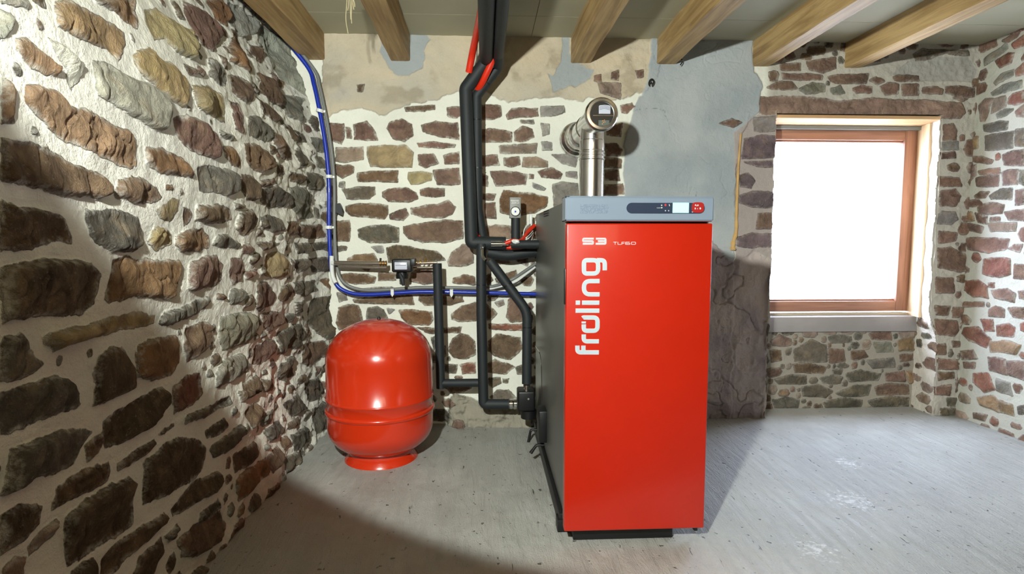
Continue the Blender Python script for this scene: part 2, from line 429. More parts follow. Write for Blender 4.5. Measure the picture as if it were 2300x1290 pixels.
TR['D'] = (700, 0, 2.866, """m:110,800 210,795 210,880 190,930 110,900
m:222,820 250,825 255,890 225,890
m:275,800 350,780 400,840 430,910 330,905 275,900
m:500,790 580,765 640,800 650,870 600,915 520,890 485,830
b:595,690 700,680 795,675 795,705 700,715 600,715
m:710,810 800,780 940,790 950,900 850,885 720,850
m:875,690 940,685 1000,700 940,760 880,745
m:1060,670 1215,680 1220,745 1160,770 1060,765
m:1040,835 1180,825 1290,850 1290,910 1180,915 1040,915
m:1255,740 1290,705 1380,695 1460,700 1460,745 1360,750 1260,770
G:1480,685 1620,680 1625,720 1560,745 1480,750
G:1345,775 1430,770 1435,795 1350,795
m:1305,850 1360,815 1420,830 1430,880 1360,915 1310,905
G:1480,790 1530,795 1530,860 1490,875
G:1480,910 1545,920 1545,970 1490,965
m:680,920 780,910 930,935 920,950 800,950 690,945
w:1210,940 1300,930 1450,925 1445,985 1350,990 1220,990
w:155,955 330,950 330,1030 200,1045 155,1040
y:360,950 450,935 600,935 650,980 640,1075 500,1080 380,1075 355,1000
m:685,1000 790,990 820,1050 730,1085 690,1060
m:850,995 950,975 950,1050 860,1055
m:1070,1010 1200,1000 1210,1070 1070,1070
m:1240,1020 1330,1015 1340,1060 1290,1075 1240,1070
w:1360,1020 1450,1010 1520,1040 1525,1075 1400,1075 1355,1070
G:1540,1000 1620,1000 1710,1010 1700,1075 1600,1050
b:145,1065 240,1060 275,1080 270,1115 200,1145 145,1110
b:295,1115 400,1110 555,1100 550,1175 440,1175 300,1170
y:615,1110 700,1105 780,1120 775,1160 640,1195 615,1150
m:785,1100 950,1080 955,1185 810,1185
m:1080,1110 1135,1140 1130,1195 1080,1190
m:1150,1110 1280,1100 1385,1120 1380,1190 1180,1200
m:1400,1120 1430,1125 1430,1150 1400,1150
m:1455,1105 1550,1080 1615,1120 1600,1155 1480,1140
G:1640,1110 1710,1105 1710,1150 1640,1135
G:1425,1180 1510,1215 1500,1225 1430,1215
G:1550,1190 1620,1175 1710,1185 1720,1330 1560,1330
m:1085,1240 1185,1250 1175,1290 1085,1280
m:1990,680 2060,665 2075,690 2030,725 1995,720
m:1885,920 1960,920 2000,960 1980,1000 1900,1000
m:1885,1010 1990,1020 1990,1080 1885,1080
m:1885,1100 1970,1090 1980,1160 1890,1160
m:1880,1190 2000,1180 2010,1250 1880,1255
m:1900,800 2000,790 1990,880 1900,870
w:1840,530 1990,540 1990,640 1860,600
m:1930,470 1975,460 1975,520 1930,510
m:2080,460 2130,450 2130,500 2090,510
b:300,550 345,545 330,600 300,600
m:1820,490 1860,480 1860,530 1820,525
G:180,1170 215,1170 210,1210 180,1200""")
TR['E'] = (700, 420, 3.793, """k:260,20 400,0 545,10 545,70 490,105 310,105
m:605,50 650,20 800,10 890,50 905,100 830,135 660,130 605,90
m:925,20 1000,5 1130,15 1135,70 1050,85 930,75
b:290,170 380,145 500,145 650,165 655,230 620,275 480,265 330,250 290,210
m:670,240 730,210 800,185 825,250 780,290 680,275
m:840,190 950,160 1080,145 1170,110 1230,170 1200,230 1100,265 960,260 850,240
m:1475,135 1570,140 1570,275 1480,260
o:1610,120 1630,30 1760,50 1900,60 2010,90 2000,160 1900,220 1780,250 1610,220
b:200,300 320,290 335,380 325,460 200,460
k:395,360 500,330 650,325 740,350 740,470 600,475 480,470 400,430
m:780,340 950,310 1130,275 1290,290 1290,440 1150,480 950,470 830,440 780,390
w:1450,330 1600,325 1700,330 1700,440 1450,430
k:215,505 310,515 300,545 215,550
d:640,520 720,500 850,510 1000,540 1080,560 1140,625 900,640 650,640
G:515,510 610,500 615,555 560,560
t:305,620 370,580 530,570 555,625 480,712 400,690 300,680
w:1160,630 1200,560 1290,490 1370,490 1385,650 1280,680 1170,670
w:1540,590 1650,600 1690,650 1560,665
m:1680,590 1840,580 1840,670 1750,640
b:230,745 330,735 480,745 545,770 530,815 380,825 250,805
b:565,730 720,730 720,795 570,795
m:850,730 900,700 1030,700 1035,820 950,830 830,800
b:1200,780 1290,750 1390,770 1390,840 1200,820
b:1480,760 1530,740 1545,800 1500,845
b:1570,790 1650,740 1740,710 1755,770 1650,820 1580,820
k:370,880 500,855 680,850 750,880
b:355,960 500,930 700,915 850,920 875,1010 700,1005 500,990 370,985
b:910,920 1100,920 1280,930 1290,970 1180,1010 960,1005 910,970
b:1500,930 1600,915 1560,970 1500,975
G:1560,990 1630,970 1640,1010 1590,1030
b:230,1030 300,1005 400,1010 420,1080 430,1150 370,1190 240,1215 215,1150
k:470,1030 560,1020 610,1050 650,1130 620,1140 460,1140
o:750,1060 850,1050 1020,1065 1035,1130 1000,1180 850,1175 770,1120
b:1190,1090 1280,1010 1390,980 1480,990 1580,1080 1530,1140 1400,1140 1250,1150 1190,1130
m:1680,960 1730,930 1800,940 1800,1150 1700,1150 1665,1110
b:900,1200 1100,1205 1280,1195 1270,1245 1000,1250
r:1515,1170 1800,1170 1800,1220 1520,1215
G:220,910 300,910 310,960 240,985
G:640,1035 710,1050 660,1085""")
TR['F'] = (700, 700, 3.395, """b:1040,290 1080,210 1140,170 1200,180 1250,230 1250,330 1180,365 1080,350
b:1345,230 1420,170 1590,200 1605,270 1520,370 1400,340 1340,300
r:1130,400 1250,390 1250,470 1150,470
b:1340,400 1400,365 1500,400 1555,430 1480,480 1340,460
k:1000,400 1110,400 1095,470 1000,470
k:1560,430 1610,410 1610,480 1570,480
k:1345,510 1440,505 1450,550 1380,580 1340,560
k:1460,515 1500,515 1495,550 1465,545
k:1360,650 1420,600 1500,600 1560,660 1480,680 1380,680
b:850,130 930,130 930,170 860,160
k:910,200 940,190 940,290
d:1000,280 1020,260 1030,330 1000,350""")
TR['W'] = (1580, 180, 2.4806, """p:225,330 300,305 400,310 405,430 300,435 210,440
p:225,455 390,450 385,485 290,480
p:200,530 250,515 285,560 270,600 205,595
p:200,640 280,620 395,630 390,710 260,705 200,685
m:300,740 385,740 385,830 290,830
p:190,880 260,855 375,860 375,930 260,935 185,925
G:275,210 400,200 405,280 330,290 280,280
m:80,245 150,215 205,235 160,265 110,255
m:1320,620 1400,615 1430,650 1400,700 1315,700
G:1295,770 1330,735 1400,740 1410,780 1380,800 1300,795
t:1430,740 1500,735 1510,780 1440,790
m:1460,670 1540,670 1560,700 1470,700
m:1530,700 1600,685 1675,700 1665,745 1540,745
m:1515,740 1580,760 1580,800 1530,790
m:1740,620 1786,610 1786,690 1740,690
m:1680,740 1730,725 1786,720 1786,780 1700,775
m:1600,770 1650,770 1650,785 1600,785
m:1395,810 1480,800 1560,820 1550,850 1420,830
w:1590,800 1745,795 1740,840 1600,840
m:1310,845 1410,850 1405,895 1310,905
m:1465,885 1600,880 1705,890 1690,940 1590,960 1480,940
m:1700,940 1730,920 1775,920 1760,960
m:1305,940 1380,935 1440,970 1520,990 1510,1050 1430,1070 1310,1040
r:1560,1000 1640,990 1705,1000 1710,1080 1650,1095 1555,1080
m:1735,1030 1786,1030 1786,1110 1730,1100
m:1300,1100 1390,1110 1390,1185 1295,1185
r:1445,1120 1530,1115 1580,1150 1585,1210 1500,1205 1445,1160
m:1605,1170 1690,1165 1735,1190 1730,1235 1620,1210
m:1755,1180 1786,1175 1786,1220 1760,1215
r:1590,1130 1620,1130 1620,1150 1590,1150
m:1390,1235 1560,1240 1560,1260 1400,1260""")
TR['V'] = (1600, 0, 2.867, """b:440,420 570,410 570,450 440,455
m:610,400 700,385 790,375 790,440 700,470 620,450
m:445,480 600,485 700,490 700,515 560,515 450,505
m:745,500 800,485 1000,485 985,535 850,540 760,525
m:1010,520 1050,500 1105,520 1060,540
m:1165,505 1200,490 1325,495 1325,520 1180,525
m:350,560 420,530 500,530 540,570 440,580
g:560,575 640,540 715,550 715,595 600,600
g:760,580 820,555 850,600 780,605
m:905,575 960,555 1025,565 1020,600 920,595
m:1080,560 1130,535 1200,550 1195,600 1110,610
m:1222,550 1320,545 1325,610 1225,610
m:1350,570 1420,560 1480,580 1475,600 1355,600
m:1500,560 1600,555 1690,570 1680,620 1560,615 1505,590
m:1555,630 1640,630 1600,650
k:1300,350 1350,315 1500,330 1640,330 1650,355 1500,345 1380,380 1310,390
m:1490,810 1550,800 1570,850 1570,900 1490,900
G:1475,920 1580,920 1580,965 1475,960
m:1470,990 1560,985 1565,1020 1475,1020
m:1460,1140 1590,1150 1600,1200 1450,1195
m:1480,1235 1560,1225 1590,1260 1580,1300 1480,1300
t:1600,910 1640,880 1710,880 1710,950 1620,970
w:1580,1080 1700,1070 1705,1130 1650,1180 1590,1140
g:1570,510 1640,460 1700,455 1700,520 1640,535
r:1770,200 1830,165 1860,170 1830,210 1775,235
r:1870,180 1950,145 2005,140 2005,190 1900,220
k:1675,270 1740,250 1740,260 1680,290
m:1675,300 1740,280 1830,245 1830,290 1740,340 1690,350
g:1750,380 1890,280 1900,310 1830,370 1760,420
m:1870,260 1930,225 1980,200 1960,240 1900,270
r:1930,280 2005,230 2005,290 1940,310
r:1825,390 1900,345 1940,350 1920,410 1850,435
g:1815,530 1860,480 1940,455 1940,490 1830,545
g:1800,600 1870,555 1990,520 1990,560 1880,600 1810,615
r:1955,460 2005,410 2005,480 1960,490
r:1910,640 1940,605 2005,585 2005,660 1950,680 1910,670
w:1720,680 1760,640 1810,640 1790,700 1760,780 1730,780
w:1820,640 1890,625 1890,690 1800,730
g:1830,740 1880,710 1940,710 1900,740 1840,760
m:1960,720 2005,680 2005,750 1965,750
k:1750,810 1850,780 1905,785 1900,830 1800,850 1755,840
k:1760,880 1850,860 1940,850 1935,950 1850,965 1760,965
k:1955,840 2005,830 2005,940 1955,940
m:1875,1000 1930,975 2005,970 2005,1065 1880,1065
m:1640,1010 1740,1015 1810,1035 1795,1055 1650,1040
m:1720,1110 1780,1095 1850,1090 1850,1120 1730,1125
m:1705,1150 1780,1135 1840,1135 1835,1195 1710,1195
m:1865,1120 1900,1100 1965,1095 1965,1185 1870,1190
k:1980,1100 2005,1100 2005,1190 1980,1180
k:1790,1260 1850,1220 1930,1215 1925,1280 1870,1285 1800,1280
b:1695,1260 1730,1235 1785,1235 1760,1270 1700,1275""")
TR['G'] = (1580, 660, 2.047, """m:310,220 350,190 400,210 400,235 320,235
b:310,260 350,260 355,305 315,310
k:420,260 500,215 560,240 565,310 420,315
m:570,255 640,260 650,310 580,315
k:575,200 620,190 680,200 680,220 590,225
m:765,185 860,175 865,210 780,210
b:680,265 740,265 755,290 700,305 680,300
g:785,230 860,225 870,265 800,270
g:755,310 870,300 880,335 780,340
b:410,330 480,320 560,340 550,365 420,360
k:330,395 400,375 470,380 470,410 350,415
k:535,390 590,375 635,385 625,410 550,410
k:655,370 720,355 815,370 800,395 670,400
k:450,430 520,420 590,450 560,475 460,465
k:610,460 700,420 770,420 760,465 640,470
m:790,430 850,415 940,420 945,460 800,465
k:550,500 640,480 730,490 720,525 560,520
k:320,490 380,475 440,490 430,525 330,520
m:840,370 920,360 925,400 840,400
t:895,215 960,200 965,260 900,260
t:970,220 1010,225 1010,270 970,270
t:930,360 990,360 1000,400 950,410
t:965,415 1005,420 1010,470 970,470
w:900,180 1010,145 1010,200 910,200
m:900,285 960,280 960,305 905,310
k:760,495 850,475 940,480 935,515 780,520
m:1065,120 1160,125 1170,170 1150,190 1065,185
m:1070,55 1130,60 1120,95 1070,95
m:1145,65 1220,65 1225,100 1145,105
r:1200,160 1260,155 1320,210 1300,245 1220,215 1190,185
r:1275,120 1330,120 1335,170 1290,170
r:1350,145 1400,135 1430,155 1425,195 1350,190
t:1310,225 1400,215 1460,235 1440,275 1320,265
m:1140,220 1215,225 1215,245 1145,245
m:1050,240 1110,235 1110,275 1060,280
m:1080,300 1165,305 1165,345 1080,345
m:1180,265 1240,260 1260,300 1190,300
m:1195,315 1250,320 1245,345 1200,340
m:1310,290 1390,305 1400,370 1315,350
m:1400,310 1474,310 1474,395 1410,370
b:1075,365 1150,365 1150,390 1080,395
m:1160,400 1225,400 1220,455 1160,450
r:1240,370 1310,365 1340,440 1290,450 1240,410
g:1350,390 1410,410 1420,470 1350,445
m:1060,430 1135,420 1130,465 1060,460
k:1120,480 1230,480 1235,520 1125,515
t:1260,480 1330,465 1360,490 1355,540 1270,510
t:1365,490 1420,510 1425,560 1360,540
k:1090,530 1165,530 1160,555 1090,555
k:1445,520 1474,515 1474,550 1450,550
b:1240,550 1300,560 1290,585 1240,570
k:1015,345 1055,345 1050,400 1010,395
m:1310,70 1340,55 1380,70 1380,105 1310,100
m:1400,65 1474,65 1474,115 1420,105""")

# ------------------------------------------------------------------ room dimensions
YB, XR, ZC, YN = 3.48, 3.06, 2.335, 3.68        # back wall, right wall, ceiling height, niche back
def left_x(z): return -0.985 + 0.045*math.exp(-((z-1.3)/0.5)**2) - 0.19*float(smooth(1.55, 2.35, z))
left_x_v = np.vectorize(left_x)
def on_left(px, py, off=0.0):
    d = ray(px, py); X = -0.98
    for _ in range(12):
        p = np.array([0, 0, EYE])+d*(X/d[0]); X = 0.5*X+0.5*(left_x(p[2])+off)
    return Vector(np.array([0, 0, EYE])+d*(X/d[0]))
STONES = {'left': [], 'back': [], 'niche': [], 'right': []}
for key, (ox, oy, sc, txt) in TR.items():
    for line in txt.strip().split('\n'):
        c, pts = line.split(':'); pp = [tuple(float(v) for v in q.split(',')) for q in pts.split()]
        P = [(ox+x/sc, oy+y/sc) for x, y in pp]; mx = sum(p[0] for p in P)/len(P); my = sum(p[1] for p in P)/len(P)
        if key in 'ABC': STONES['left'].append(([(q.y, q.z) for q in (on_left(*p) for p in P)], c))
        elif mx > 2168: STONES['right'].append(([(q.y, q.z) for q in (onX(p[0], p[1], XR) for p in P)], c))
        elif key == 'G' and mx < 2078: STONES['niche'].append(([(q.x, q.z) for q in (onY(p[0], p[1], YN) for p in P)], c))
        else: STONES['back'].append(([(q.x, q.z) for q in (onY(p[0], p[1], YB) for p in P)], c))

# ------------------------------------------------------------------ masonry
def masonry_material(name, rag, bump, streak=(1, 1, 1)):
    m, nt, N, L, b = nmat(name)
    def at(n):
        a = N.new('ShaderNodeAttribute'); a.attribute_name = n; return a
    tc = N.new('ShaderNodeTexCoord')
    def nz(s, det=6, rough=0.6, mp=None, dist=0.0):
        n = N.new('ShaderNodeTexNoise'); n.inputs['Scale'].default_value = s; n.inputs['Detail'].default_value = det; n.inputs['Roughness'].default_value = rough; n.inputs['Distortion'].default_value = dist
        L.new(mp or tc.outputs['Object'], n.inputs['Vector']); return n
    def mth(op, a, b_, c=None):
        n = N.new('ShaderNodeMath'); n.operation = op
        for i, v in enumerate((a, b_, c)):
            if v is None: continue
            if isinstance(v, (int, float)): n.inputs[i].default_value = v
            else: L.new(v, n.inputs[i])
        return n.outputs[0]
    def mix(f, a, b_, bt='MIX'):
        n = N.new('ShaderNodeMix'); n.data_type = 'RGBA'; n.blend_type = bt
        if isinstance(f, (int, float)): n.inputs['Factor'].default_value = f
        else: L.new(f, n.inputs['Factor'])
        for i, v in ((6, a), (7, b_)):
            if isinstance(v, tuple): n.inputs[i].default_value = v
            else: L.new(v, n.inputs[i])
        return n.outputs[2]
    def mr(v, a, b_, c=0.0, d=1.0):
        n = N.new('ShaderNodeMapRange'); n.inputs[1].default_value = a; n.inputs[2].default_value = b_; n.inputs[3].default_value = c; n.inputs[4].default_value = d
        L.new(v, n.inputs[0]); return n.outputs[0]
    mp = N.new('ShaderNodeMapping'); mp.inputs['Scale'].default_value = streak; L.new(tc.outputs['Object'], mp.inputs['Vector'])
    n1 = nz(45, 5, 0.65); n2 = nz(14, 8, 0.7, mp.outputs['Vector'], 0.6); n3 = nz(120, 4, 0.6); n4 = nz(3.5, 4)
    sd = mth('ADD', at('sd').outputs['Fac'], mth('MULTIPLY', mth('SUBTRACT', n1.outputs['Fac'], 0.5), rag))
    mask = mr(sd, -0.0018, 0.0012, 1.0, 0.0)
    # stone: banding, pits, dusty lime smears near the edges
    v = mr(n2.outputs['Fac'], 0.3, 0.72, 0.55, 1.35)
    vm = N.new('ShaderNodeVectorMath'); vm.operation = 'SCALE'; L.new(at('col').outputs['Color'], vm.inputs[0]); L.new(v, vm.inputs['Scale'])
    tan = mth('MULTIPLY', mr(nz(9, 6, 0.65, None, 1.2).outputs['Fac'], 0.50, 0.68), 0.38)
    vt = mix(tan, vm.outputs[0], (0.36, 0.25, 0.15, 1))
    rim = mth('MULTIPLY', mr(sd, -0.009, -0.002), mr(nz(90, 3, 0.6).outputs['Fac'], 0.40, 0.62, 0.0, 0.6))
    vt = mix(rim, vt, (0.40, 0.38, 0.35, 1))
    sp = mr(n3.outputs['Fac'], 0.60, 0.70, 0.0, 0.35)
    st = mix(sp, vt, (0.42, 0.38, 0.33, 1))
    smear = mth('MULTIPLY', mr(sd, -0.016, -0.001, 0.0, 1.0), mr(nz(26, 6, 0.7).outputs['Fac'], 0.48, 0.66, 0.0, 0.75))
    st = mix(smear, st, at('mcol').outputs['Color'])
    mo = N.new('ShaderNodeVectorMath'); mo.operation = 'SCALE'; L.new(at('mcol').outputs['Color'], mo.inputs[0]); L.new(mr(n4.outputs['Fac'], 0.3, 0.7, 0.90, 1.05), mo.inputs['Scale'])
    mo2 = mix(mr(n3.outputs['Fac'], 0.68, 0.76, 0.0, 0.3), mo.outputs[0], (0.25, 0.2, 0.15, 1))
    L.new(mix(mask, mo2, st), b.inputs['Base Color'])
    b.inputs['Roughness'].default_value = 0.88; b.inputs['Specular IOR Level'].default_value = 0.3
    hs = mth('ADD', mth('MULTIPLY', n2.outputs['Fac'], 1.5), mth('MULTIPLY', n3.outputs['Fac'], 0.35))
    hm = mth('ADD', mth('MULTIPLY', n1.outputs['Fac'], 0.45), mth('MULTIPLY', n3.outputs['Fac'], 0.15))
    rm = mth('MULTIPLY', at('rough').outputs['Fac'], n2.outputs['Fac'])
    h = mth('ADD', mth('MULTIPLY', mask, hs), mth('ADD', mth('MULTIPLY', mth('SUBTRACT', 1.0, mask), hm), rm))
    bp = N.new('ShaderNodeBump'); bp.inputs['Strength'].default_value = bump; bp.inputs['Distance'].default_value = 0.017
    L.new(h, bp.inputs['Height']); L.new(bp.outputs['Normal'], b.inputs['Normal'])
    return m

def masonry(name, A, B, pos, nrm, stones, seed, mort, mat, grow=0.003, amp=0.02, rock=0.008, wav=0.006, cut=None, fill=None, fill_cols='kbdm', extra=None, jag=0.010, fsize=(0.03, 0.08)):
    """A, B: 1-D grid coordinates; pos(a,b)->(x,y,z) arrays; nrm: constant normal; one mesh of stones bedded in mortar"""
    rnd = random.Random(seed)
    a, b = np.meshgrid(A, B, indexing='ij')
    wa = a+jag*fbm(a*11, b*11, seed, 3)+jag*0.35*fbm(a*60, b*60, seed+5, 2)
    wb = b+jag*fbm(a*11+50, b*11, seed+9, 3)+jag*0.35*fbm(a*60+9, b*60, seed+15, 2)
    stones = list(stones)
    if fill is not None:
        ca = np.arange(A.min(), A.max(), 0.02); cb = np.arange(B.min(), B.max(), 0.02)
        fa, fb = np.meshgrid(ca, cb, indexing='ij'); cs = np.full(fa.shape, 1.0)
        def stamp(P):
            xs = [p[0] for p in P]; ys = [p[1] for p in P]
            i0, i1 = np.searchsorted(ca, [min(xs)-.3, max(xs)+.3]); j0, j1 = np.searchsorted(cb, [min(ys)-.3, max(ys)+.3])
            if i1 > i0 and j1 > j0: cs[i0:i1, j0:j1] = np.minimum(cs[i0:i1, j0:j1], poly_sd(fa[i0:i1, j0:j1], fb[i0:i1, j0:j1], P))
        for P, c in stones: stamp(P)
        for trial in range(fill[0]):
            i, j = rnd.randrange(len(ca)), rnd.randrange(len(cb)); x, y = ca[i], cb[j]
            if not fill[1](x, y): continue
            d = cs[i, j]-0.014
            s0 = fsize[1] if trial < fill[0]*0.5 else fsize[1]*0.6
            if d < fsize[0]*(1.0 if trial < fill[0]*0.6 else 0.5): continue
            hh = min(d, rnd.uniform(0.6, 1.0)*s0)*rnd.uniform(0.6, 1.0); ww = hh*rnd.uniform(1.3, 2.6)
            for sx in (-1, 1):
                k = int(round((x+sx*ww-ca[0])/0.02))
                if 0 <= k < len(ca):
                    while ww > hh*0.9 and cs[min(max(int(round((x+sx*ww-ca[0])/0.02)), 0), len(ca)-1), j] < 0.025: ww *= 0.9
            P = []
            nv = rnd.choice((6, 7, 8))
            for k in range(nv):
                t = 2*math.pi*(k+rnd.uniform(-.25, .25))/nv; cx_, cy_ = math.cos(t), math.sin(t); q = 1/max(abs(cx_)**3+abs(cy_)**3, 1e-3)**(1/3)
                P.append((x+ww*cx_*q*rnd.uniform(.85, 1.02), y+hh*cy_*q*rnd.uniform(.85, 1.02)))
            stones.append((P, rnd.choice(fill_cols))); stamp(P)
    sd = np.full(a.shape, 0.3); col = np.zeros(a.shape+(3,)); col[:] = s2l(STONE_RGB['b']); sid = np.zeros(a.shape, int)
    for n, (P, c) in enumerate(stones):
        xs = [p[0] for p in P]; ys = [p[1] for p in P]
        i0, i1 = np.searchsorted(A, [min(xs)-.06, max(xs)+.06]); j0, j1 = np.searchsorted(B, [min(ys)-.06, max(ys)+.06])
        if i1 <= i0 or j1 <= j0: continue
        s = poly_sd(wa[i0:i1, j0:j1], wb[i0:i1, j0:j1], P)-grow-(0.004 if name == 'wall_back' and xs[0] > 1.7 else 0)
        w_ = s < sd[i0:i1, j0:j1]
        sd[i0:i1, j0:j1] = np.where(w_, s, sd[i0:i1, j0:j1])
        base = np.array(s2l(STONE_RGB[c]))*rnd.uniform(0.85, 1.15)*np.array([rnd.uniform(.95, 1.07), 1, rnd.uniform(.92, 1.06)])
        col[i0:i1, j0:j1][w_] = base; sid[i0:i1, j0:j1][w_] = n+1
    # stone bodies
    rs = random.Random(seed+1); am = np.array([0.5]+[rs.uniform(0.5, 1.15) for _ in stones]); tx = np.array([0]+[rs.uniform(-.25, .25) for _ in stones]); ty = np.array([0]+[rs.uniform(-.3, .3) for _ in stones])
    inside = smooth(0.003, -0.012, sd)*0.75+smooth(0, -0.04, sd)*0.25
    h = wav*fbm(a*3, b*3, seed+2, 3)+wav*0.5*fbm(a*16, b*16, seed+3, 3)
    cell = rock*(0.8*ridge(a*9+sid*3.1, b*7, seed+21, 4)+0.9*fbm(a*22, b*16+sid*1.7, seed+22, 4)-0.5)
    
    ca_ = np.array([0.0]+[sum(p[0] for p in P)/len(P) for P, c in stones]); cb_ = np.array([0.0]+[sum(p[1] for p in P)/len(P) for P, c in stones])
    tilt = np.clip((a-ca_[sid])*tx[sid]+(b-cb_[sid])*ty[sid], -amp*.8, amp*.8)
    crack = smooth(0.05, 0.0, np.abs(fbm(a*7+sid*5.1, b*5+sid*2.7, seed+60, 4)))
    h = h+inside*(amp*am[sid]+cell+tilt-crack*amp*0.35)
    dark = fbm(a*5+sid*2.3, b*9, seed+40, 4)
    col = np.clip(col*(1+0.38*dark)[..., None], 0, 1)
    mcol, rough = mort(a, b, sd)
    if extra is not None: h, sd, mcol, col, rough = extra(a, b, h, sd, mcol, col, rough)
    x, y, z = pos(a, b)
    co = np.stack([x+nrm[0]*h, y+nrm[1]*h, z+nrm[2]*h], -1).reshape(-1, 3)
    na, nb = len(A), len(B)
    idx = np.arange(na*nb).reshape(na, nb)
    q = np.stack([idx[:-1, :-1], idx[1:, :-1], idx[1:, 1:], idx[:-1, 1:]], -1).reshape(-1, 4)
    if cut is not None:
        ma, mb = (a[:-1, :-1]+a[1:, 1:])/2, (b[:-1, :-1]+b[1:, 1:])/2
        q = q[~cut(ma, mb).reshape(-1)]
    v0, v1, v3 = co[q[0][0]], co[q[0][1]], co[q[0][3]]
    if np.dot(np.cross(v1-v0, v3-v0), nrm) < 0: q = q[:, ::-1]
    me = bpy.data.meshes.new(name)
    me.vertices.add(len(co)); me.vertices.foreach_set('co', co.ravel())
    me.loops.add(len(q)*4); me.loops.foreach_set('vertex_index', q.ravel().astype(np.int32))
    me.polygons.add(len(q)); me.polygons.foreach_set('loop_start', np.arange(0, len(q)*4, 4, dtype=np.int32))
    me.polygons.foreach_set('use_smooth', np.ones(len(q), bool))
    me.update(calc_edges=True)
    def fl(nm, arr): me.attributes.new(nm, 'FLOAT', 'POINT').data.foreach_set('value', arr.ravel().astype(np.float32))
    def cl(nm, arr):
        c4 = np.ones((na*nb, 4), np.float32); c4[:, :3] = arr.reshape(-1, 3)
        me.attributes.new(nm, 'FLOAT_COLOR', 'POINT').data.foreach_set('color', c4.ravel())
    fl('sd', sd); fl('rough', rough); cl('col', col); cl('mcol', mcol)
    me.materials.append(mat)
    o = bpy.data.objects.new(name, me); COL.objects.link(o); o['kind'] = 'structure'
    return o

L3 = lambda c: np.array(s2l(c))
def zonemix(mcol, m, c): return mcol*(1-m[..., None])+L3(c)*m[..., None]
MAT_L = masonry_material('rubble_masonry_left', 0.014, 0.95, (0.6, 1.4, 0.7))
MAT_B = masonry_material('rubble_masonry_back', 0.010, 0.7)

# left wall -----------------------------------------------------------------
def mort_left(a, b, sd):
    m = np.zeros(a.shape+(3,)); m[:] = L3((236, 234, 222))
    t = smooth(0.35, -0.35, fbm(a*2.2, b*2.2, 77, 4)+0.1)
    m = zonemix(m, t*0.25, (205, 196, 172))
    return m, 0.15+0.9*smooth(2.0, 3.0, a)
def extra_left(a, b, h, sd, mcol, col, rough):
    far = smooth(1.7, 3.0, a)
    h = h+far*0.028*(ridge(a*5+b*2.5, b*6-a*4, 301, 4)-0.75)+far*0.010*fbm(a*18+b*10, b*22, 305, 3)
    h = h+0.05*smooth(3.25, 3.5, a)*smooth(0.2, 0.6, b)      # rounded corner
    h = h+0.05*smooth(0.35, 0.0, b)*far                      # stones step out at the foot
    return h, sd, mcol, col, rough
px_cols = np.concatenate([np.arange(-760, -20, 5.0), np.arange(-20, 745, 1.9)])
YL = 1280.0*0.985/(1087-px_cols)
YL = np.concatenate([np.linspace(-2.6, YL[0]-0.03, 50), YL[YL < YB], [YB, YB+0.06]])
ZL = np.arange(-0.01, ZC+0.03, 0.0045)
masonry('wall_left', YL, ZL, lambda a, b: (left_x_v(b[0])[None, :]+a*0, a, b), (1, 0, 0), STONES['left'], 3, mort_left, MAT_L,
        amp=0.022, rock=0.016, wav=0.010, fill=(9000, lambda x, y: True), fill_cols='kbdbmg', extra=extra_left, fsize=(0.022, 0.075), grow=0.001)

# back wall -----------------------------------------------------------------
def PX(pts, ox=0, oy=0, sc=1.0, Y=YB): return [(q.x, q.z) for q in (onY(ox+x/sc, oy+y/sc, Y) for x, y in pts)]
Z_BEIGE = PX([(60, 150), (60, 760), (100, 755), (200, 715), (330, 690), (430, 735), (480, 730), (560, 690), (650, 660), (800, 650), (860, 610), (950, 600), (1130, 600), (1180, 620), (1260, 665), (1340, 640), (1500, 630), (1600, 610), (1660, 640), (1790, 640), (2000, 650), (2130, 600), (2230, 480), (2250, 150)], 700, 0, 2.866)
Z_PATCH = [PX(p, 700, 0, 2.866) for p in ([(450, 150), (640, 150), (770, 260), (720, 330), (720, 440), (620, 490), (560, 490), (500, 450), (450, 330)],
          [(1600, 150), (1660, 150), (1650, 340), (1780, 450), (1830, 450), (1800, 500), (1690, 570), (1560, 490), (1610, 400)], [(1530, 470), (1690, 560), (1560, 590)])]
Z_RENDER = PX([(1462, 60), (1455, 180), (1440, 215), (1425, 240), (1398, 330), (1405, 470), (1405, 960), (1640, 960), (1650, 565), (1650, 420), (1665, 300), (1700, 255), (1712, 190), (1690, 150), (1690, 60)])
Z_CEMENT = PX([(1405, 560), (1600, 545), (1650, 590), (1700, 560), (1740, 600), (1740, 970), (1405, 970)])
Z_PILAS = PX([(1648, 300), (1700, 258), (1760, 258), (1760, 600), (1700, 565), (1652, 590)])
Z_RUBBLE = PX([(1070, 615), (1150, 640), (1190, 660), (1290, 700), (1380, 690), (1480, 680), (1600, 650), (1800, 650), (1800, 900), (1060, 900)], 700, 700, 3.395)
Z_GREYTOP = PX([(1160, 480), (1280, 380), (1400, 365), (1650, 370), (1700, 450), (1690, 530), (1340, 520), (1180, 495)], 1600, 0, 2.867)
STONES['back'].append((PX([(1705, 218), (1800, 215), (1870, 226), (1900, 226), (1960, 222), (2100, 226), (2160, 232), (2168, 255), (2155, 268), (1900, 262), (1704, 256)]), 'q'))
LINTEL_ID = len(STONES['back'])
def wz(a, b, P, s=0.02, soft=0.004):
    d = poly_sd(a+s*fbm(a*14, b*14, 501, 4), b+s*fbm(a*14+7, b*14, 502, 4), P)
    return smooth(soft, -soft, d), d
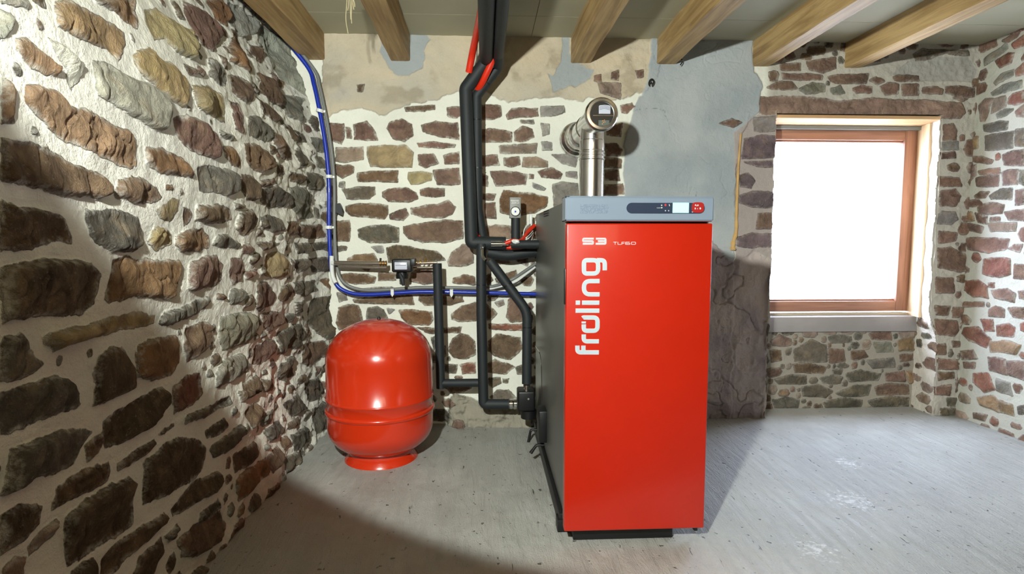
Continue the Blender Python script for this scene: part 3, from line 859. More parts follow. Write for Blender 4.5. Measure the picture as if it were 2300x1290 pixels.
def mort_back(a, b, sd):
    m = np.zeros(a.shape+(3,)); m[:] = L3((236, 236, 222)); rough = np.full(a.shape, 0.10)
    right = smooth(1.70, 1.76, a); m = zonemix(m, right, (188, 182, 170)); rough = np.maximum(rough, right*0.5)
    z, _ = wz(a, b, Z_BEIGE, 0.03); bl = 0.5+0.5*fbm(a*3, b*5, 90, 4)
    be = L3((216, 196, 164))*bl[..., None]+L3((192, 188, 174))*(1-bl[..., None]); m = m*(1-z[..., None])+be*z[..., None]; rough = np.maximum(rough, z*0.9); m = zonemix(m, z*smooth(0.15, 0.5, fbm(a*7, b*9, 93, 5))*0.5, (150, 136, 112)); m = zonemix(m, z*smooth(0.25, 0.6, fbm(a*5+4, b*5, 94, 5))*0.6, (186, 182, 172))
    for P in Z_PATCH: z, _ = wz(a, b, P, 0.02); m = zonemix(m, z, (164, 170, 170)); rough = rough*(1-z)+0.1*z
    z, _ = wz(a, b, Z_RENDER, 0.02); bl = smooth(-.4, .5, fbm(a*4, b*4, 91, 5))
    be = L3((160, 168, 172))*bl[..., None]+L3((180, 184, 184))*(1-bl[..., None]); m = m*(1-z[..., None])+be*z[..., None]; rough = rough*(1-z)+0.18*z
    z, _ = wz(a, b, Z_CEMENT, 0.035); bl = smooth(-.4, .5, fbm(a*6, b*6, 95, 5))
    be = L3((172, 158, 158))*bl[..., None]+L3((196, 180, 172))*(1-bl[..., None]); m = m*(1-z[..., None])+be*z[..., None]; rough = np.maximum(rough, z*1.1)
    z, _ = wz(a, b, Z_PILAS, 0.012); m = zonemix(m, z, (176, 164, 158)); rough = np.maximum(rough, z*0.6)
    z, _ = wz(a, b, Z_RUBBLE, 0.03); m = zonemix(m, z, (158, 152, 136)); m = zonemix(m, z*smooth(0.0, 0.5, ridge(a*14, b*14, 97, 4)-0.45)*0.7, (84, 76, 64)); rough = np.maximum(rough, z*1.2)
    z, _ = wz(a, b, Z_GREYTOP, 0.012); m = zonemix(m, z, (168, 164, 156)); rough = rough*(1-z*0.85)
    return m, rough
def extra_back(a, b, h, sd, mcol, col, rough):
    z, _ = wz(a, b, Z_BEIGE, 0.03); h = h+0.008*z+0.004*z*fbm(a*30, b*30, 70, 3)
    z, d = wz(a, b, Z_RENDER, 0.02, 0.006); h = h+0.012*z+0.006*z*fbm(a*7, b*7, 71, 4)
    cr = np.abs(fbm(a*5+0.3*fbm(a*9, b*9, 8, 3), b*4, 72, 3)); h = h-0.004*z*smooth(0.02, 0.0, cr)
    mcol = mcol*(1-0.5*(z*smooth(0.012, 0.0, cr)*smooth(0.0, 0.3, fbm(a*3, b*3, 79, 2)))[..., None])
    z, _ = wz(a, b, Z_CEMENT, 0.035, 0.01); h = h+z*0.020*(ridge(a*6, b*5, 73, 5)-0.6)
    cr = np.abs(fbm(a*4, b*4, 74, 4)); h = h-0.010*z*smooth(0.03, 0.0, cr)
    z, _ = wz(a, b, Z_RUBBLE, 0.03, 0.02); h = h+z*(0.014+0.035*ridge(a*9, b*9, 75, 5))+0.07*z*smooth(0.16, 0.0, b)
    right = smooth(1.70, 1.78, a); h = h+right*0.006*fbm(a*30, b*30, 76, 3)
    # the left niche edge is broken
    return h, sd, mcol, col, rough
def jamb_l(z): return 1.792+0.012*fbm(z*9, z*0+3, 61, 3)
def jamb_r(z): return 2.90-0.065*smooth(0.45, 0.72, z)+0.010*fbm(z*10, z*0+5, 62, 3)
Z_LB = 1.912
def cut_back(a, b): return (a > jamb_l(b)) & (a < jamb_r(b)) & (b < Z_LB)
fillb = lambda x, y: (x < 0.95 and y < 0.62 and (x < -0.15 or x > 0.35)) or (x < 0.45 and x > 0.25 and y < 1.5)
fillb2 = lambda x, y: fillb(x, y) or (x > 1.75 and not (1.76 < x < 2.93 and y < 1.95) and not (2.2 < x < 3.0 and 1.95 < y < 2.25))
wb_ = masonry('wall_back', np.arange(-1.24, XR+0.07, 0.0045), np.arange(-0.01, ZC+0.03, 0.0045), lambda a, b: (a, a*0+YB, b), (0, -1, 0), STONES['back'], 11, mort_back, MAT_B,
        amp=0.010, rock=0.006, wav=0.004, cut=cut_back, fill=(5000, fillb2), fill_cols='bkmm', extra=extra_back, jag=0.008, fsize=(0.018, 0.06))

# niche below and beside the window ------------------------------------------
def mort_n(a, b, sd):
    m = np.zeros(a.shape+(3,)); m[:] = L3((160, 152, 138)); return m, np.full(a.shape, 0.5)
masonry('wall_niche', np.arange(1.74, 2.99, 0.005), np.arange(-0.01, 0.54, 0.005), lambda a, b: (a, a*0+YN, b), (0, -1, 0), STONES['niche'], 21, mort_n, MAT_B,
        amp=0.012, rock=0.010, wav=0.006, fill=(1500, lambda x, y: True), fill_cols='kbmw', jag=0.008, fsize=(0.016, 0.04), grow=0.007)
def mort_j(a, b, sd):
    m = np.zeros(a.shape+(3,)); m[:] = L3((214, 206, 192)); return m, np.full(a.shape, 0.7)
YJ = np.arange(YB-0.006, 3.84, 0.006)
masonry('wall_niche_right', YJ, np.arange(-0.01, Z_LB+0.02, 0.006), lambda a, b: (jamb_r(b)+0.012+0.25*np.clip(a-YB, 0, 1)*smooth(.45, .72, b), a, b), (-1, 0, 0), [], 31, mort_j, MAT_B,
        amp=0.008, rock=0.006, wav=0.004, fill=(300, lambda x, y: y < 0.6), fill_cols='mbkw', fsize=(0.03, 0.06))
masonry('wall_niche_left', YJ, np.arange(-0.01, Z_LB+0.02, 0.006), lambda a, b: (jamb_l(b)-0.004, a, b), (1, 0, 0), [], 41, mort_j, MAT_B,
        amp=0.006, rock=0.006, wav=0.003, fill=(300, lambda x, y: y < 0.6), fill_cols='mbkw', fsize=(0.03, 0.06))

# right wall -------------------------------------------------------------------
def mort_r(a, b, sd):
    m = np.zeros(a.shape+(3,)); m[:] = L3((192, 190, 176)); t = smooth(-.2, .5, fbm(a*3, b*3, 81, 4)); return zonemix(m, t*0.4, (180, 172, 156)), np.full(a.shape, 0.25)
masonry('wall_right', np.concatenate([np.linspace(-2.6, 2.5, 120), np.arange(2.505, YB+0.07, 0.005)]), np.arange(-0.01, ZC+0.03, 0.005), lambda a, b: (a*0+XR, a, b), (-1, 0, 0), STONES['right'], 51, mort_r, MAT_B,
        amp=0.010, rock=0.006, wav=0.006, fill=(4000, lambda x, y: True), fill_cols='mmmmrw', jag=0.007, fsize=(0.024, 0.06), grow=0.006)

# ------------------------------------------------------------------ floor, ceiling, hidden walls
def concrete(name):
    m, nt, N, L, b = nmat(name)
    tc = N.new('ShaderNodeTexCoord')
    def nz(s, det, rough, scale=(1, 1, 1), rot=0.0, dist=0.0):
        mp = N.new('ShaderNodeMapping'); mp.inputs['Scale'].default_value = scale; mp.inputs['Rotation'].default_value = (0, 0, rot); L.new(tc.outputs['Object'], mp.inputs['Vector'])
        n = N.new('ShaderNodeTexNoise'); n.inputs['Scale'].default_value = s; n.inputs['Detail'].default_value = det; n.inputs['Roughness'].default_value = rough; n.inputs['Distortion'].default_value = dist
        L.new(mp.outputs['Vector'], n.inputs['Vector']); return n.outputs['Fac']
    big = nz(1.3, 6, 0.6); st = nz(26, 6, 0.7, (1.0, 0.16, 1), 0.6, 0.4); fine = nz(150, 3, 0.6); pit = nz(34, 2, 0.5); blot = nz(5, 6, 0.7)
    r = N.new('ShaderNodeValToRGB'); e = r.color_ramp.elements
    e[0].position = 0.32; e[0].color = s2l((148, 147, 140))+(1,); e[1].position = 0.68; e[1].color = s2l((188, 188, 182))+(1,)
    mx = N.new('ShaderNodeMath'); mx.operation = 'MULTIPLY_ADD'; mx.inputs[1].default_value = 0.45; L.new(blot, mx.inputs[0])
    m2 = N.new('ShaderNodeMath'); m2.operation = 'MULTIPLY'; m2.inputs[1].default_value = 0.55; L.new(big, m2.inputs[0]); L.new(m2.outputs[0], mx.inputs[2])
    L.new(mx.outputs[0], r.inputs['Fac'])
    dash = nz(42, 3, 0.55, (1.0, 0.28, 1), 0.65, 0.5); mxp = N.new('ShaderNodeMath'); mxp.operation = 'MAXIMUM'
    L.new(pit, mxp.inputs[0]); L.new(dash, mxp.inputs[1])
    pr = N.new('ShaderNodeMapRange'); pr.inputs[1].default_value = 0.69; pr.inputs[2].default_value = 0.76; pr.inputs[4].default_value = 0.75; L.new(mxp.outputs[0], pr.inputs[0])
    mc = N.new('ShaderNodeMix'); mc.data_type = 'RGBA'; L.new(pr.outputs[0], mc.inputs['Factor']); L.new(r.outputs['Color'], mc.inputs[6]); mc.inputs[7].default_value = (0.07, 0.06, 0.05, 1)
    prev = mc.outputs[2]; speck = nz(38, 6, 0.75)
    for (px_, py_, rad) in ((1915, 1125, 0.22), (1835, 1235, 0.16), (1900, 1040, 0.14)):      # whiter speckled patches on the slab
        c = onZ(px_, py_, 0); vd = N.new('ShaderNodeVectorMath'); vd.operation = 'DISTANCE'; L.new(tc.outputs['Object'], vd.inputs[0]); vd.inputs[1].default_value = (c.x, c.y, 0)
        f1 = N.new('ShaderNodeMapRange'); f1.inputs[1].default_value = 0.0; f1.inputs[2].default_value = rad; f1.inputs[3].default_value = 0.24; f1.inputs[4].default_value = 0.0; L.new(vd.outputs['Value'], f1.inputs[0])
        f2 = N.new('ShaderNodeMath'); f2.operation = 'ADD'; L.new(f1.outputs[0], f2.inputs[0]); L.new(speck, f2.inputs[1])
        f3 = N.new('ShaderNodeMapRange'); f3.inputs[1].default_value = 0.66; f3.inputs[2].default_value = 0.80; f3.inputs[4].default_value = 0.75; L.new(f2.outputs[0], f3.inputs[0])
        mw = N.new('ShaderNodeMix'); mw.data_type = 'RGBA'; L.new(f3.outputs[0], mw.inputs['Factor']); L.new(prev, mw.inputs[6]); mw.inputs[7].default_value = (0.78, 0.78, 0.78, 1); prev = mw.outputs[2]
    L.new(prev, b.inputs['Base Color'])
    rr = N.new('ShaderNodeMapRange'); rr.inputs[1].default_value = 0.35; rr.inputs[2].default_value = 0.7; rr.inputs[3].default_value = 0.42; rr.inputs[4].default_value = 0.75; L.new(blot, rr.inputs[0]); L.new(rr.outputs[0], b.inputs['Roughness'])
    b.inputs['Specular IOR Level'].default_value = 0.45
    a1 = N.new('ShaderNodeMath'); a1.operation = 'MULTIPLY_ADD'; a1.inputs[1].default_value = 1.0; L.new(st, a1.inputs[0])
    a2 = N.new('ShaderNodeMath'); a2.operation = 'MULTIPLY_ADD'; a2.inputs[1].default_value = 0.25; L.new(fine, a2.inputs[0])
    a3 = N.new('ShaderNodeMath'); a3.operation = 'MULTIPLY'; a3.inputs[1].default_value = -0.9; L.new(pr.outputs[0], a3.inputs[0])
    L.new(a3.outputs[0], a2.inputs[2]); L.new(a2.outputs[0], a1.inputs[2])
    bp = N.new('ShaderNodeBump'); bp.inputs['Strength'].default_value = 0.9; bp.inputs['Distance'].default_value = 0.014
    L.new(a1.outputs[0], bp.inputs['Height']); L.new(bp.outputs['Normal'], b.inputs['Normal'])
    return m
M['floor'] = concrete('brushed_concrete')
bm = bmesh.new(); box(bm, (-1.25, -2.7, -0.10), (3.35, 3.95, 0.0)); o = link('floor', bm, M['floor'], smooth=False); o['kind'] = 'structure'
bm = bmesh.new()
box(bm, (-1.4, -2.7, ZC+0.006), (3.35, 3.95, ZC+0.10), mi=1)
SX, SY = 0.285, 3.155
for xa, xb in ((-1.35, SX), (SX, 1.72), (1.72, 3.3)):
    for ya, yb in ((-2.65, -0.1), (-0.1, 1.5), (1.5, SY), (SY, 3.62)):
        if yb == 3.62 and xa == SX: xb2 = xb
        box(bm, (xa+0.0012, ya+0.0012, ZC), (xb-0.0012, yb-0.0012, ZC+0.012), 0.0008, 1)
o = link('ceiling', bm, [M['ceil'], M['seam']], smooth=False); o['kind'] = 'structure'
bm = bmesh.new(); box(bm, (-1.4, -2.8, 0), (3.35, -2.6, ZC)); M['limewash'] = simple('limewashed_wall', (190, 176, 146), 0.9, bump=0.4, bscale=8)
o = link('wall_front', bm, M['limewash'], smooth=False); o['kind'] = 'structure'
# masonry above and around the window so daylight enters only through the opening
bm = bmesh.new()
box(bm, (1.5, YB+0.03, Z_LB+0.004), (3.35, 3.84, ZC+0.05)); box(bm, (3.09, YB+0.09, 0), (3.35, 3.90, ZC)); box(bm, (-1.5, YB+0.08, 0), (1.775, 3.84, ZC)); box(bm, (-1.5, -2.7, 0), (-1.27, YB+0.1, ZC+.05)); box(bm, (XR+0.06, -2.7, 0), (3.35, YB+0.1, ZC+.05))
box(bm, (1.775, 3.74, 0), (3.12, 3.84, 0.64))
o = link('wall_core', bm, M['limewash'], smooth=False); o['kind'] = 'structure'

# beams
BX = [(-1.050, -0.918), (-0.538, -0.425), (0.522, 0.640), (1.035, 1.155), (1.628, 1.732), (2.205, 2.305)]
BL = ['oak ceiling beam against the left stone wall above the blue cable', 'oak ceiling beam with straw fibres hanging off it, left of the black pipes',
      'oak ceiling beam above the flue pipe, first to the right of the black pipes', 'oak ceiling beam above the grey rendered wall patch and red boiler',
      'oak ceiling beam ending at the left end of the stone window lintel', 'rightmost oak ceiling beam above the middle of the window']
for i, ((xa, xb), lb) in enumerate(zip(BX, BL)):
    rb = random.Random(i+5); bm = bmesh.new()
    zb = 2.190-rb.uniform(0, .006)
    n = 40; t = bmesh.new()
    rings = []
    for k in range(n+1):
        y = -2.55+(YB+0.02+2.55)*k/n; dx = 0.003*math.sin(k*0.9+i)+0.002*math.sin(k*2.3); c = 0.006
        pr_ = [(xa+c+dx, zb), (xb-c+dx, zb+0.001), (xb+dx, zb+c), (xb+dx, ZC), (xa+dx, ZC), (xa+dx, zb+c)]
        rings.append([t.verts.new((px, y, pz)) for px, pz in pr_])
    for k in range(n):
        for j in range(6): t.faces.new((rings[k][j], rings[k][(j+1) % 6], rings[k+1][(j+1) % 6], rings[k+1][j]))
    t.faces.new(rings[0]); t.faces.new(rings[-1][::-1]); merge(bm, t)
    o = link('ceiling_beam', bm, M['oak'], angle=25); tag(o, lb, 'beam', 'oak ceiling beams')

# ------------------------------------------------------------------ window
YW = 3.74
WX0, WX1, WZ0, WZ1 = 1.83, 2.90, 0.652, 1.885
GX0, GX1, GZ0, GZ1 = 1.895, 2.812, 0.722, 1.800
win = bpy.data.objects.new('window_1', None); COL.objects.link(win); win.location = (2.36, YW, WZ0); win['kind'] = 'structure'
bm = bmesh.new()
box(bm, (GX1, YW, WZ0), (WX1, YW+0.07, WZ1), 0.004); box(bm, (WX0-0.04, YW, WZ0), (GX0, YW+0.07, WZ1), 0.004)
link('window_stile', bm, M['framev'], win)
bm = bmesh.new()
box(bm, (GX0, YW+0.001, WZ0), (GX1, YW+0.069, GZ0), 0.004); box(bm, (GX0, YW+0.001, GZ1), (GX1, YW+0.069, WZ1), 0.004)
box(bm, (GX0, YW+0.022, GZ0), (GX1, YW+0.045, GZ0+0.012), 0.003); box(bm, (GX0, YW+0.022, GZ1-0.012), (GX1, YW+0.045, GZ1), 0.003)
link('window_rail', bm, M['frame'], win)
m, nt, N, L, b = nmat('clear_window_glass')
b.inputs['Base Color'].default_value = (1, 1, 1, 1); b.inputs['Roughness'].default_value = 0.0; b.inputs['Transmission Weight'].default_value = 1.0; b.inputs['IOR'].default_value = 1.02
gl = N.new('ShaderNodeBsdfTransparent'); gs = N.new('ShaderNodeBsdfGlossy'); gs.inputs['Roughness'].default_value = 0.02; mx = N.new('ShaderNodeMixShader'); mx.inputs[0].default_value = 0.04
L.new(gl.outputs[0], mx.inputs[1]); L.new(gs.outputs[0], mx.inputs[2]); L.new(mx.outputs[0], N['Material Output'].inputs['Surface'])
bm = bmesh.new(); box(bm, (GX0-0.01, YW+0.030, GZ0-0.01), (GX1+0.01, YW+0.036, GZ1+0.01)); link('window_pane', bm, m, win, smooth=False)
# pine boards lining the opening
bm = bmesh.new(); box(bm, (1.80, YB+0.015, 1.887), (2.90, YW+0.07, 1.908), 0.002); o = link('trim_1', bm, M['pine']); o['kind'] = 'structure'
bm = bmesh.new(); prism(bm, [(2.862, YB+0.115, 0.628), (2.897, YW+0.0, 0.628), (2.95, YW+0.0, 0.628), (2.95, YB+0.115, 0.628)], (0, 0, 1.258))
o = link('trim_2', bm, M['pinev'], smooth=False); o['kind'] = 'structure'
bm = bmesh.new(); box(bm, (1.80, YN-0.055+0.03, 0.525), (2.965, YW+0.05, 0.628), 0.006); o = link('window_sill', bm, M['sillcon']); o['kind'] = 'structure'
bm = bmesh.new()
box(bm, (1.82, YN+0.02, 1.862), (2.89, YN+0.055, 1.886), 0.003); o = link('trim_3', bm, M['grey']); o['kind'] = 'structure'
# neighbouring ground outside, so the view from the window is not a void
bm = bmesh.new(); box(bm, (-6, 3.96, -0.6), (10, 16, -0.5)); M['gravel'] = simple('pale_gravel', (225, 222, 214), 0.9, bump=0.4)
o = link('ground', bm, M['gravel'], smooth=False); o['kind'] = 'structure'
# filler foam strip between render and pilaster
bm = bmesh.new(); pts = [onY(x, y, YB-0.012) for x, y in ((1664, 300), (1661, 340), (1658, 380), (1656, 430), (1654, 480), (1653, 520), (1647, 545), (1646, 562))]
tube(bm, spline(pts, 5), [0.006+0.010*(i/35)**2*(1+0.4*math.sin(i*1.7)) for i in range(36)], 8)
o = link('trim_4', bm, M['foamstrip']); o['kind'] = 'structure'

# ------------------------------------------------------------------ boiler
YF = 2.030                                   # door face
def DP(x, y, Y=YF): return onY(x, y, Y)
XL, XRb = DP(1270, 850).x, DP(1601, 520).x   # door sides
ZT, ZB = DP(1400, 502).z, DP(1270, 1195).z
XS = XL+0.002                                # side panel plane
boiler = empty('boiler', ((XL+XRb)/2, 2.7, 0), 'tall log boiler with bright red door and silver control header', 'boiler')
bm = bmesh.new(); box(bm, (XL+0.012, YF+0.055, 0.075), (XRb-0.012, 3.36, 1.288), 0.004)
body = link('body', bm, M['side'], boiler); body['label'] = 'brushed dark steel casing'
bm = bmesh.new()
for k in range(3):
    a = onX(1222+0*k, 476+5.2*k, XL+0.012); b_ = onX(1234, 472+5.2*k, XL+0.012)
    tube(bm, [a, b_], 0.0035, 8)
link('vent_slot', bm, M['black'], body)
bm = bmesh.new(); box(bm, (XL+0.002, YF+0.047, 0.078), (XL+0.014, YF+0.060, 1.287), 0.001); box(bm, (XRb-0.014, YF+0.047, 0.078), (XRb+0.002, YF+0.060, 1.287), 0.001)
link('edge_strip', bm, M['edge'], boiler)
bm = bmesh.new(); box(bm, (XL, YF, ZB), (XRb, YF+0.045, ZT), 0.005, 3)
door = link('door', bm, M['red'], boiler); door['label'] = 'bright red boiler door'
# door handle recess on the left edge
bm = bmesh.new(); z0, z1 = DP(1268, 686).z, DP(1268, 604).z
box(bm, (XL-0.004, YF+0.012, z0), (XL+0.004, YF+0.034, z1), 0.003, 2); link('door_handle', bm, M['black'], door)
# header
HX0, HX1 = onY(1270, 470, YF-0.03).x, onY(1604, 470, YF-0.03).x
HZ0, HZ1 = onY(1400, 497, YF-0.03).z, onY(1400, 441, YF-0.03).z
bm = bmesh.new()
prof = [(YF-0.030, HZ0+0.006), (YF-0.026, HZ0+0.001), (YF-0.018, HZ0-0.001), (YF+0.05, HZ0-0.001), (YF+0.05, HZ1), (YF-0.022, HZ1+0.001), (YF-0.030, HZ1-0.007)]
prism(bm, [(HX0, y, z) for y, z in prof], (HX1-HX0, 0, 0)); bmesh.ops.bevel(bm, geom=[e for e in bm.edges if abs(e.verts[0].co.x-e.verts[1].co.x) < 1e-6], offset=0.004, segments=2, affect='EDGES')
header = link('control_header', bm, M['header'], boiler); header['label'] = 'silver blue control header'
bm = bmesh.new(); box(bm, (XL+0.004, YF-0.024, HZ0+0.002), (HX0+0.002, YF+0.056, HZ1-0.002), 0.002); box(bm, (XL+0.02, YF+0.004, ZT-0.002), (XRb-0.02, YF+0.05, HZ0+0.003), 0.001)
link('header_end_cap', bm, M['black'], boiler)
YH = YF-0.0302
def HP(x, y, Y=YH): return onY(1240+x/5.75, 420+y/5.75, Y)
a, b_ = HP(962, 205), HP(1968, 345); cz = (a.z+b_.z)/2; rz = (a.z-b_.z)/2
poly = [(b_.x-rz+rz*math.cos(t), cz+rz*math.sin(t)) for t in [math.pi/2-math.pi*k/14 for k in range(15)]]+[(a.x+rz-rz*math.cos(t), cz-rz*math.sin(t)) for t in [math.pi/2-math.pi*k/14 for k in range(15)]]
bm = bmesh.new(); prism(bm, [(x, YH+0.002, z) for x, z in poly], (0, -0.0035, 0)); cw = link('control_window', bm, M['navy'], header, smooth=False)
bm = bmesh.new(); p, q = HP(1557, 205), HP(1763, 337); box(bm, (p.x, YH-0.0025, q.z), (q.x, YH-0.001, p.z), 0.0004, 1); d_ = link('display', bm, M['screen'], cw); d_['label'] = 'pale cyan lit display'
bm = bmesh.new(); p, q = HP(1803, 203), HP(1958, 330); pc = ((p.x+q.x)/2, (p.z+q.z)/2); pr_ = (q.x-p.x)/2
prism(bm, [(pc[0]+pr_*math.copysign(abs(math.cos(t))**.6, math.cos(t)), YH-0.001, pc[1]+pr_*0.84*math.copysign(abs(math.sin(t))**.6, math.sin(t))) for t in [2*math.pi*k/28 for k in range(28)]], (0, -0.0018, 0))
kp = link('keypad', bm, M['keypad'], cw, smooth=False); kp['label'] = 'dark red keypad'
def blip(bm, x, y, rx, ry, Y=YH-0.003, n=10):
    c = HP(x, y, Y); r1 = rx/5.75*YF/F; r2 = ry/5.75*YF/F
    prism(bm, [(c.x+r1*math.cos(t), Y, c.z+r2*math.sin(t)) for t in [2*math.pi*k/n for k in range(n)]], (0, -0.0006, 0))
for x, y, rx, ry in ((1853, 236, 9, 10), (1883, 238, 10, 10), (1868, 246, 5, 5), (1849, 280, 9, 13), (1914, 278, 10, 14), (1880, 282, 4, 6), (1846, 290, 6, 4)): bm = bmesh.new(); blip(bm, x, y, rx, ry); link('key_symbol', bm, M['white'], kp, smooth=False)
for x, y, rx, ry in ((1415, 238, 8, 10), (1513, 230, 6, 6), (1516, 243, 6, 6), (1464, 308, 7, 8), (1505, 308, 7, 8), (1814, 325, 12, 5), (1415, 270, 12, 7)): bm = bmesh.new(); blip(bm, x, y, rx, ry, YH-0.0015); link('panel_symbol', bm, M['white'], cw, smooth=False)
bm = bmesh.new()
for k, x in enumerate((1358, 1370, 1381, 1393)):
    p = HP(x, 272, YH-0.0015); ribbon(bm, [p+Vector((0.0012*math.cos(t), 0, 0.0011*math.sin(t))) for t in np.linspace(0.6, 5.6, 8)], 0.0006, (0, -0.0006, 0))
link('panel_text', bm, M['white'], cw, smooth=False)
bm = bmesh.new(); blip(bm, 1464, 234, 14, 15, YH-0.0015, 16); link('start_button', bm, M['led'], cw, smooth=False)
# worn embossed maker's writing on the header
bm = bmesh.new(); rr = random.Random(4)
for row, (y0, y1) in enumerate(((228, 250), (256, 278), (288, 310), (318, 340))):
    x = 368
    while x < 712:
        wd_ = rr.choice((14, 20, 26)); p, q = HP(x, y0), HP(x+wd_, y1)
        c = [(p.x, p.z), (q.x, p.z), (q.x, q.z), (p.x, q.z)]
        k = rr.randrange(4); pts = [Vector((c[(k+j) % 4][0], YH+0.0005, c[(k+j) % 4][1])) for j in range(4)]
        ribbon(bm, pts[:rr.choice((3, 4))], 0.0011, (0, -0.0009, 0)); x += wd_+rr.choice((7, 10))
link('embossed_text', bm, M['emboss'], header, smooth=False)
# lettering on the door
def stroke_set(bm, P, strokes, wpx, d, rim=0.0, Y=YF):
    for k_, s in enumerate(strokes):
        pts, r, closed = s[0], s[1], (len(s) > 2 and s[2])
        w3 = s[3] if len(s) > 3 else wpx
        q = [P(x, y) for x, y in pts]
        if closed:
            q = [(q[0]+q[-1])/2]+q+[(q[0]+q[-1])/2]; q = fillet(q, r, 6)[:-1]
        else: q = fillet(q, r, 6)
        ribbon(bm, q, w3+rim, (0, d-0.00006*(k_ % 7), 0), closed)
S1 = YF/F/4.964
def LP(x, y): return onY(1260+x/4.964, 560+y/4.964, YF-0.0002)
FRO = [([(422, 1151), (183, 1151), (183, 1075)], 75*S1), ([(250, 1150), (250, 1075)], 0), ([(422, 1028), (254, 1028), (254, 950)], 72*S1),
       ([(240, 768), (248, 762), (407, 762), (407, 910), (254, 910), (254, 838)], 48*S1), ([(254, 806), (254, 828)], 0),
       ([(427, 686), (162, 686)], 0), ([(427, 597), (233, 597)], 0), ([(213, 597), (163, 597)], 0),
       ([(430, 356), (256, 356), (256, 504), (430, 504)], 72*S1), ([(256, 123), (414, 123), (414, 272), (256, 272)], 55*S1, True), ([(400, 123), (488, 123), (488, 236)], 55*S1)]
bm = bmesh.new(); stroke_set(bm, LP, FRO, 41*S1, -0.0020)
lt = link('door_lettering', bm, M['letter'], door, smooth=False); lt['label'] = 'pale blue vertical lettering on the door'
bm = bmesh.new(); stroke_set(bm, LP, FRO, 50*S1, -0.0008); link('lettering_rim', bm, M['letter_rim'], lt, smooth=False)
S2 = YF/F/5.75
def SP(x, y): return onY(1240+x/5.75, 420+y/5.75, YF-0.0002)
S3 = [([(538, 670), (405, 670), (400, 701), (527, 703), (527, 735), (396, 735)], 9*S2), ([(566, 670), (690, 670), (690, 735), (562, 735)], 14*S2), ([(590, 702), (690, 702)], 0)]
bm = bmesh.new(); stroke_set(bm, SP, S3, 26*S2, -0.0010); o = link('model_lettering', bm, M['letter_rim'], door, smooth=False)
bm = bmesh.new(); stroke_set(bm, SP, S3, 12*S2, -0.0020); link('lettering_core', bm, M['letter'], o, smooth=False)
TU = [([(790, 713), (838, 713)], 0), ([(814, 713), (814, 747)], 0), ([(850, 711), (850, 744), (890, 744)], 5*S2), ([(900, 747), (900, 713), (936, 713)], 6*S2), ([(903, 729), (932, 729)], 0),
      ([(1000, 713), (948, 713), (948, 744), (1004, 744), (1004, 728), (950, 728)], 7*S2), ([(1024, 713), (1078, 713), (1078, 744), (1024, 744)], 12*S2, True)]
bm = bmesh.new(); stroke_set(bm, SP, TU, 6.5*S2, -0.0012); link('small_lettering', bm, M['letter_rim'], door, smooth=False)
# plinth and foot rail
bm = bmesh.new(); box(bm, (XL+0.040, 2.070, 0.0), (XRb-0.105, 3.25, 0.078), 0.004); link('plinth', bm, M['black'], boiler)
bm = bmesh.new(); box(bm, (XL-0.004, 2.14, 0.010), (XL+0.030, 3.26, 0.072), 0.004); box(bm, (XL-0.012, 2.13, 0.0), (XL+0.03, 2.19, 0.050), 0.004)
link('foot_rail', bm, M['black'], boiler)
bm = bmesh.new(); box(bm, (XRb-0.03, 2.05, 0.035), (XRb-0.015, 2.09, 0.078), 0.003); link('door_hinge', bm, M['black'], boiler)
# cleaning levers and mechanism at the side
bm = bmesh.new(); XM = XL-0.015
a = onX(1214, 962, XM); box(bm, (XM-0.012, a.y-0.05, a.z-0.06), (XL+0.02, a.y+0.06, a.z+0.10), 0.006)
link('lever_bracket', bm, M['black'], boiler)
for pts in (((1208, 966), (1192, 966), (1184, 1008)), ((1212, 992), (1205, 1000), (1192, 1018))):
    bm = bmesh.new(); X_ = XL-0.035; q = [onX(*pts[0], XL), onY(*pts[1], onX(*pts[1], X_).y), onY(*pts[2], onX(*pts[1], X_).y)]
    q = [Vector((XL+0.005, q[1].y, q[1].z)), q[1], q[2]]; q = fillet(q, 0.012); tube(bm, q, [0.007]*(len(q)-1)+[0.009], 10); link('lever', bm, M['black'], boiler)
# chrome rods on the side
Xr = XL-0.004
bm = bmesh.new(); q = [onX(1206, 564, XL+0.012), onX(1191, 565, Xr-.004), onX(1189, 650, Xr-.004), onX(1189, 730, Xr-.004)]
q = fillet(q, 0.03); tube(bm, q, 0.0065, 12); link('side_rod', bm, M['chrome'], boiler)
bm = bmesh.new(); q = [onX(1203, 778, Xr+.003), onX(1212, 792, Xr), onX(1216, 815, Xr), onX(1217, 902, Xr)]
tube(bm, fillet(q, .02), 0.0022, 8); link('hook_rod', bm, M['chrome'], boiler)

# ------------------------------------------------------------------ expansion tank
TC = Vector((-0.545, 2.960, 0)); R = 0.272
tank = empty('expansion_tank', TC, 'round glossy red expansion tank standing on the floor in the corner', 'tank')
prof = [(0.02, 0.038)]
for k in range(1, 13):
    t = math.pi/2*k/12; prof.append((R*math.sin(t)**0.7, 0.036+0.150*(1-math.cos(t))))
for dz in (0.268, ):
    prof += [(R, dz-0.013), (R+0.005, dz-0.010), (R+0.009, dz-0.004), (R+0.009, dz+0.004), (R+0.005, dz+0.010), (R, dz+0.013)]
dz = 0.335; prof += [(R, dz-0.009), (R+0.004, dz-0.005), (R+0.006, dz), (R+0.004, dz+0.005), (R, dz+0.009), (R, 0.52)]
for k in range(1, 19):
    t = math.pi/2*k/18; prof.append((0.0+R*math.cos(t)**0.95, 0.52+0.212*math.sin(t)**0.97))
bm = bmesh.new(); lathe(bm, prof, TC, seg=96, cap=False); link('vessel', bm, M['tank'], tank, angle=50)
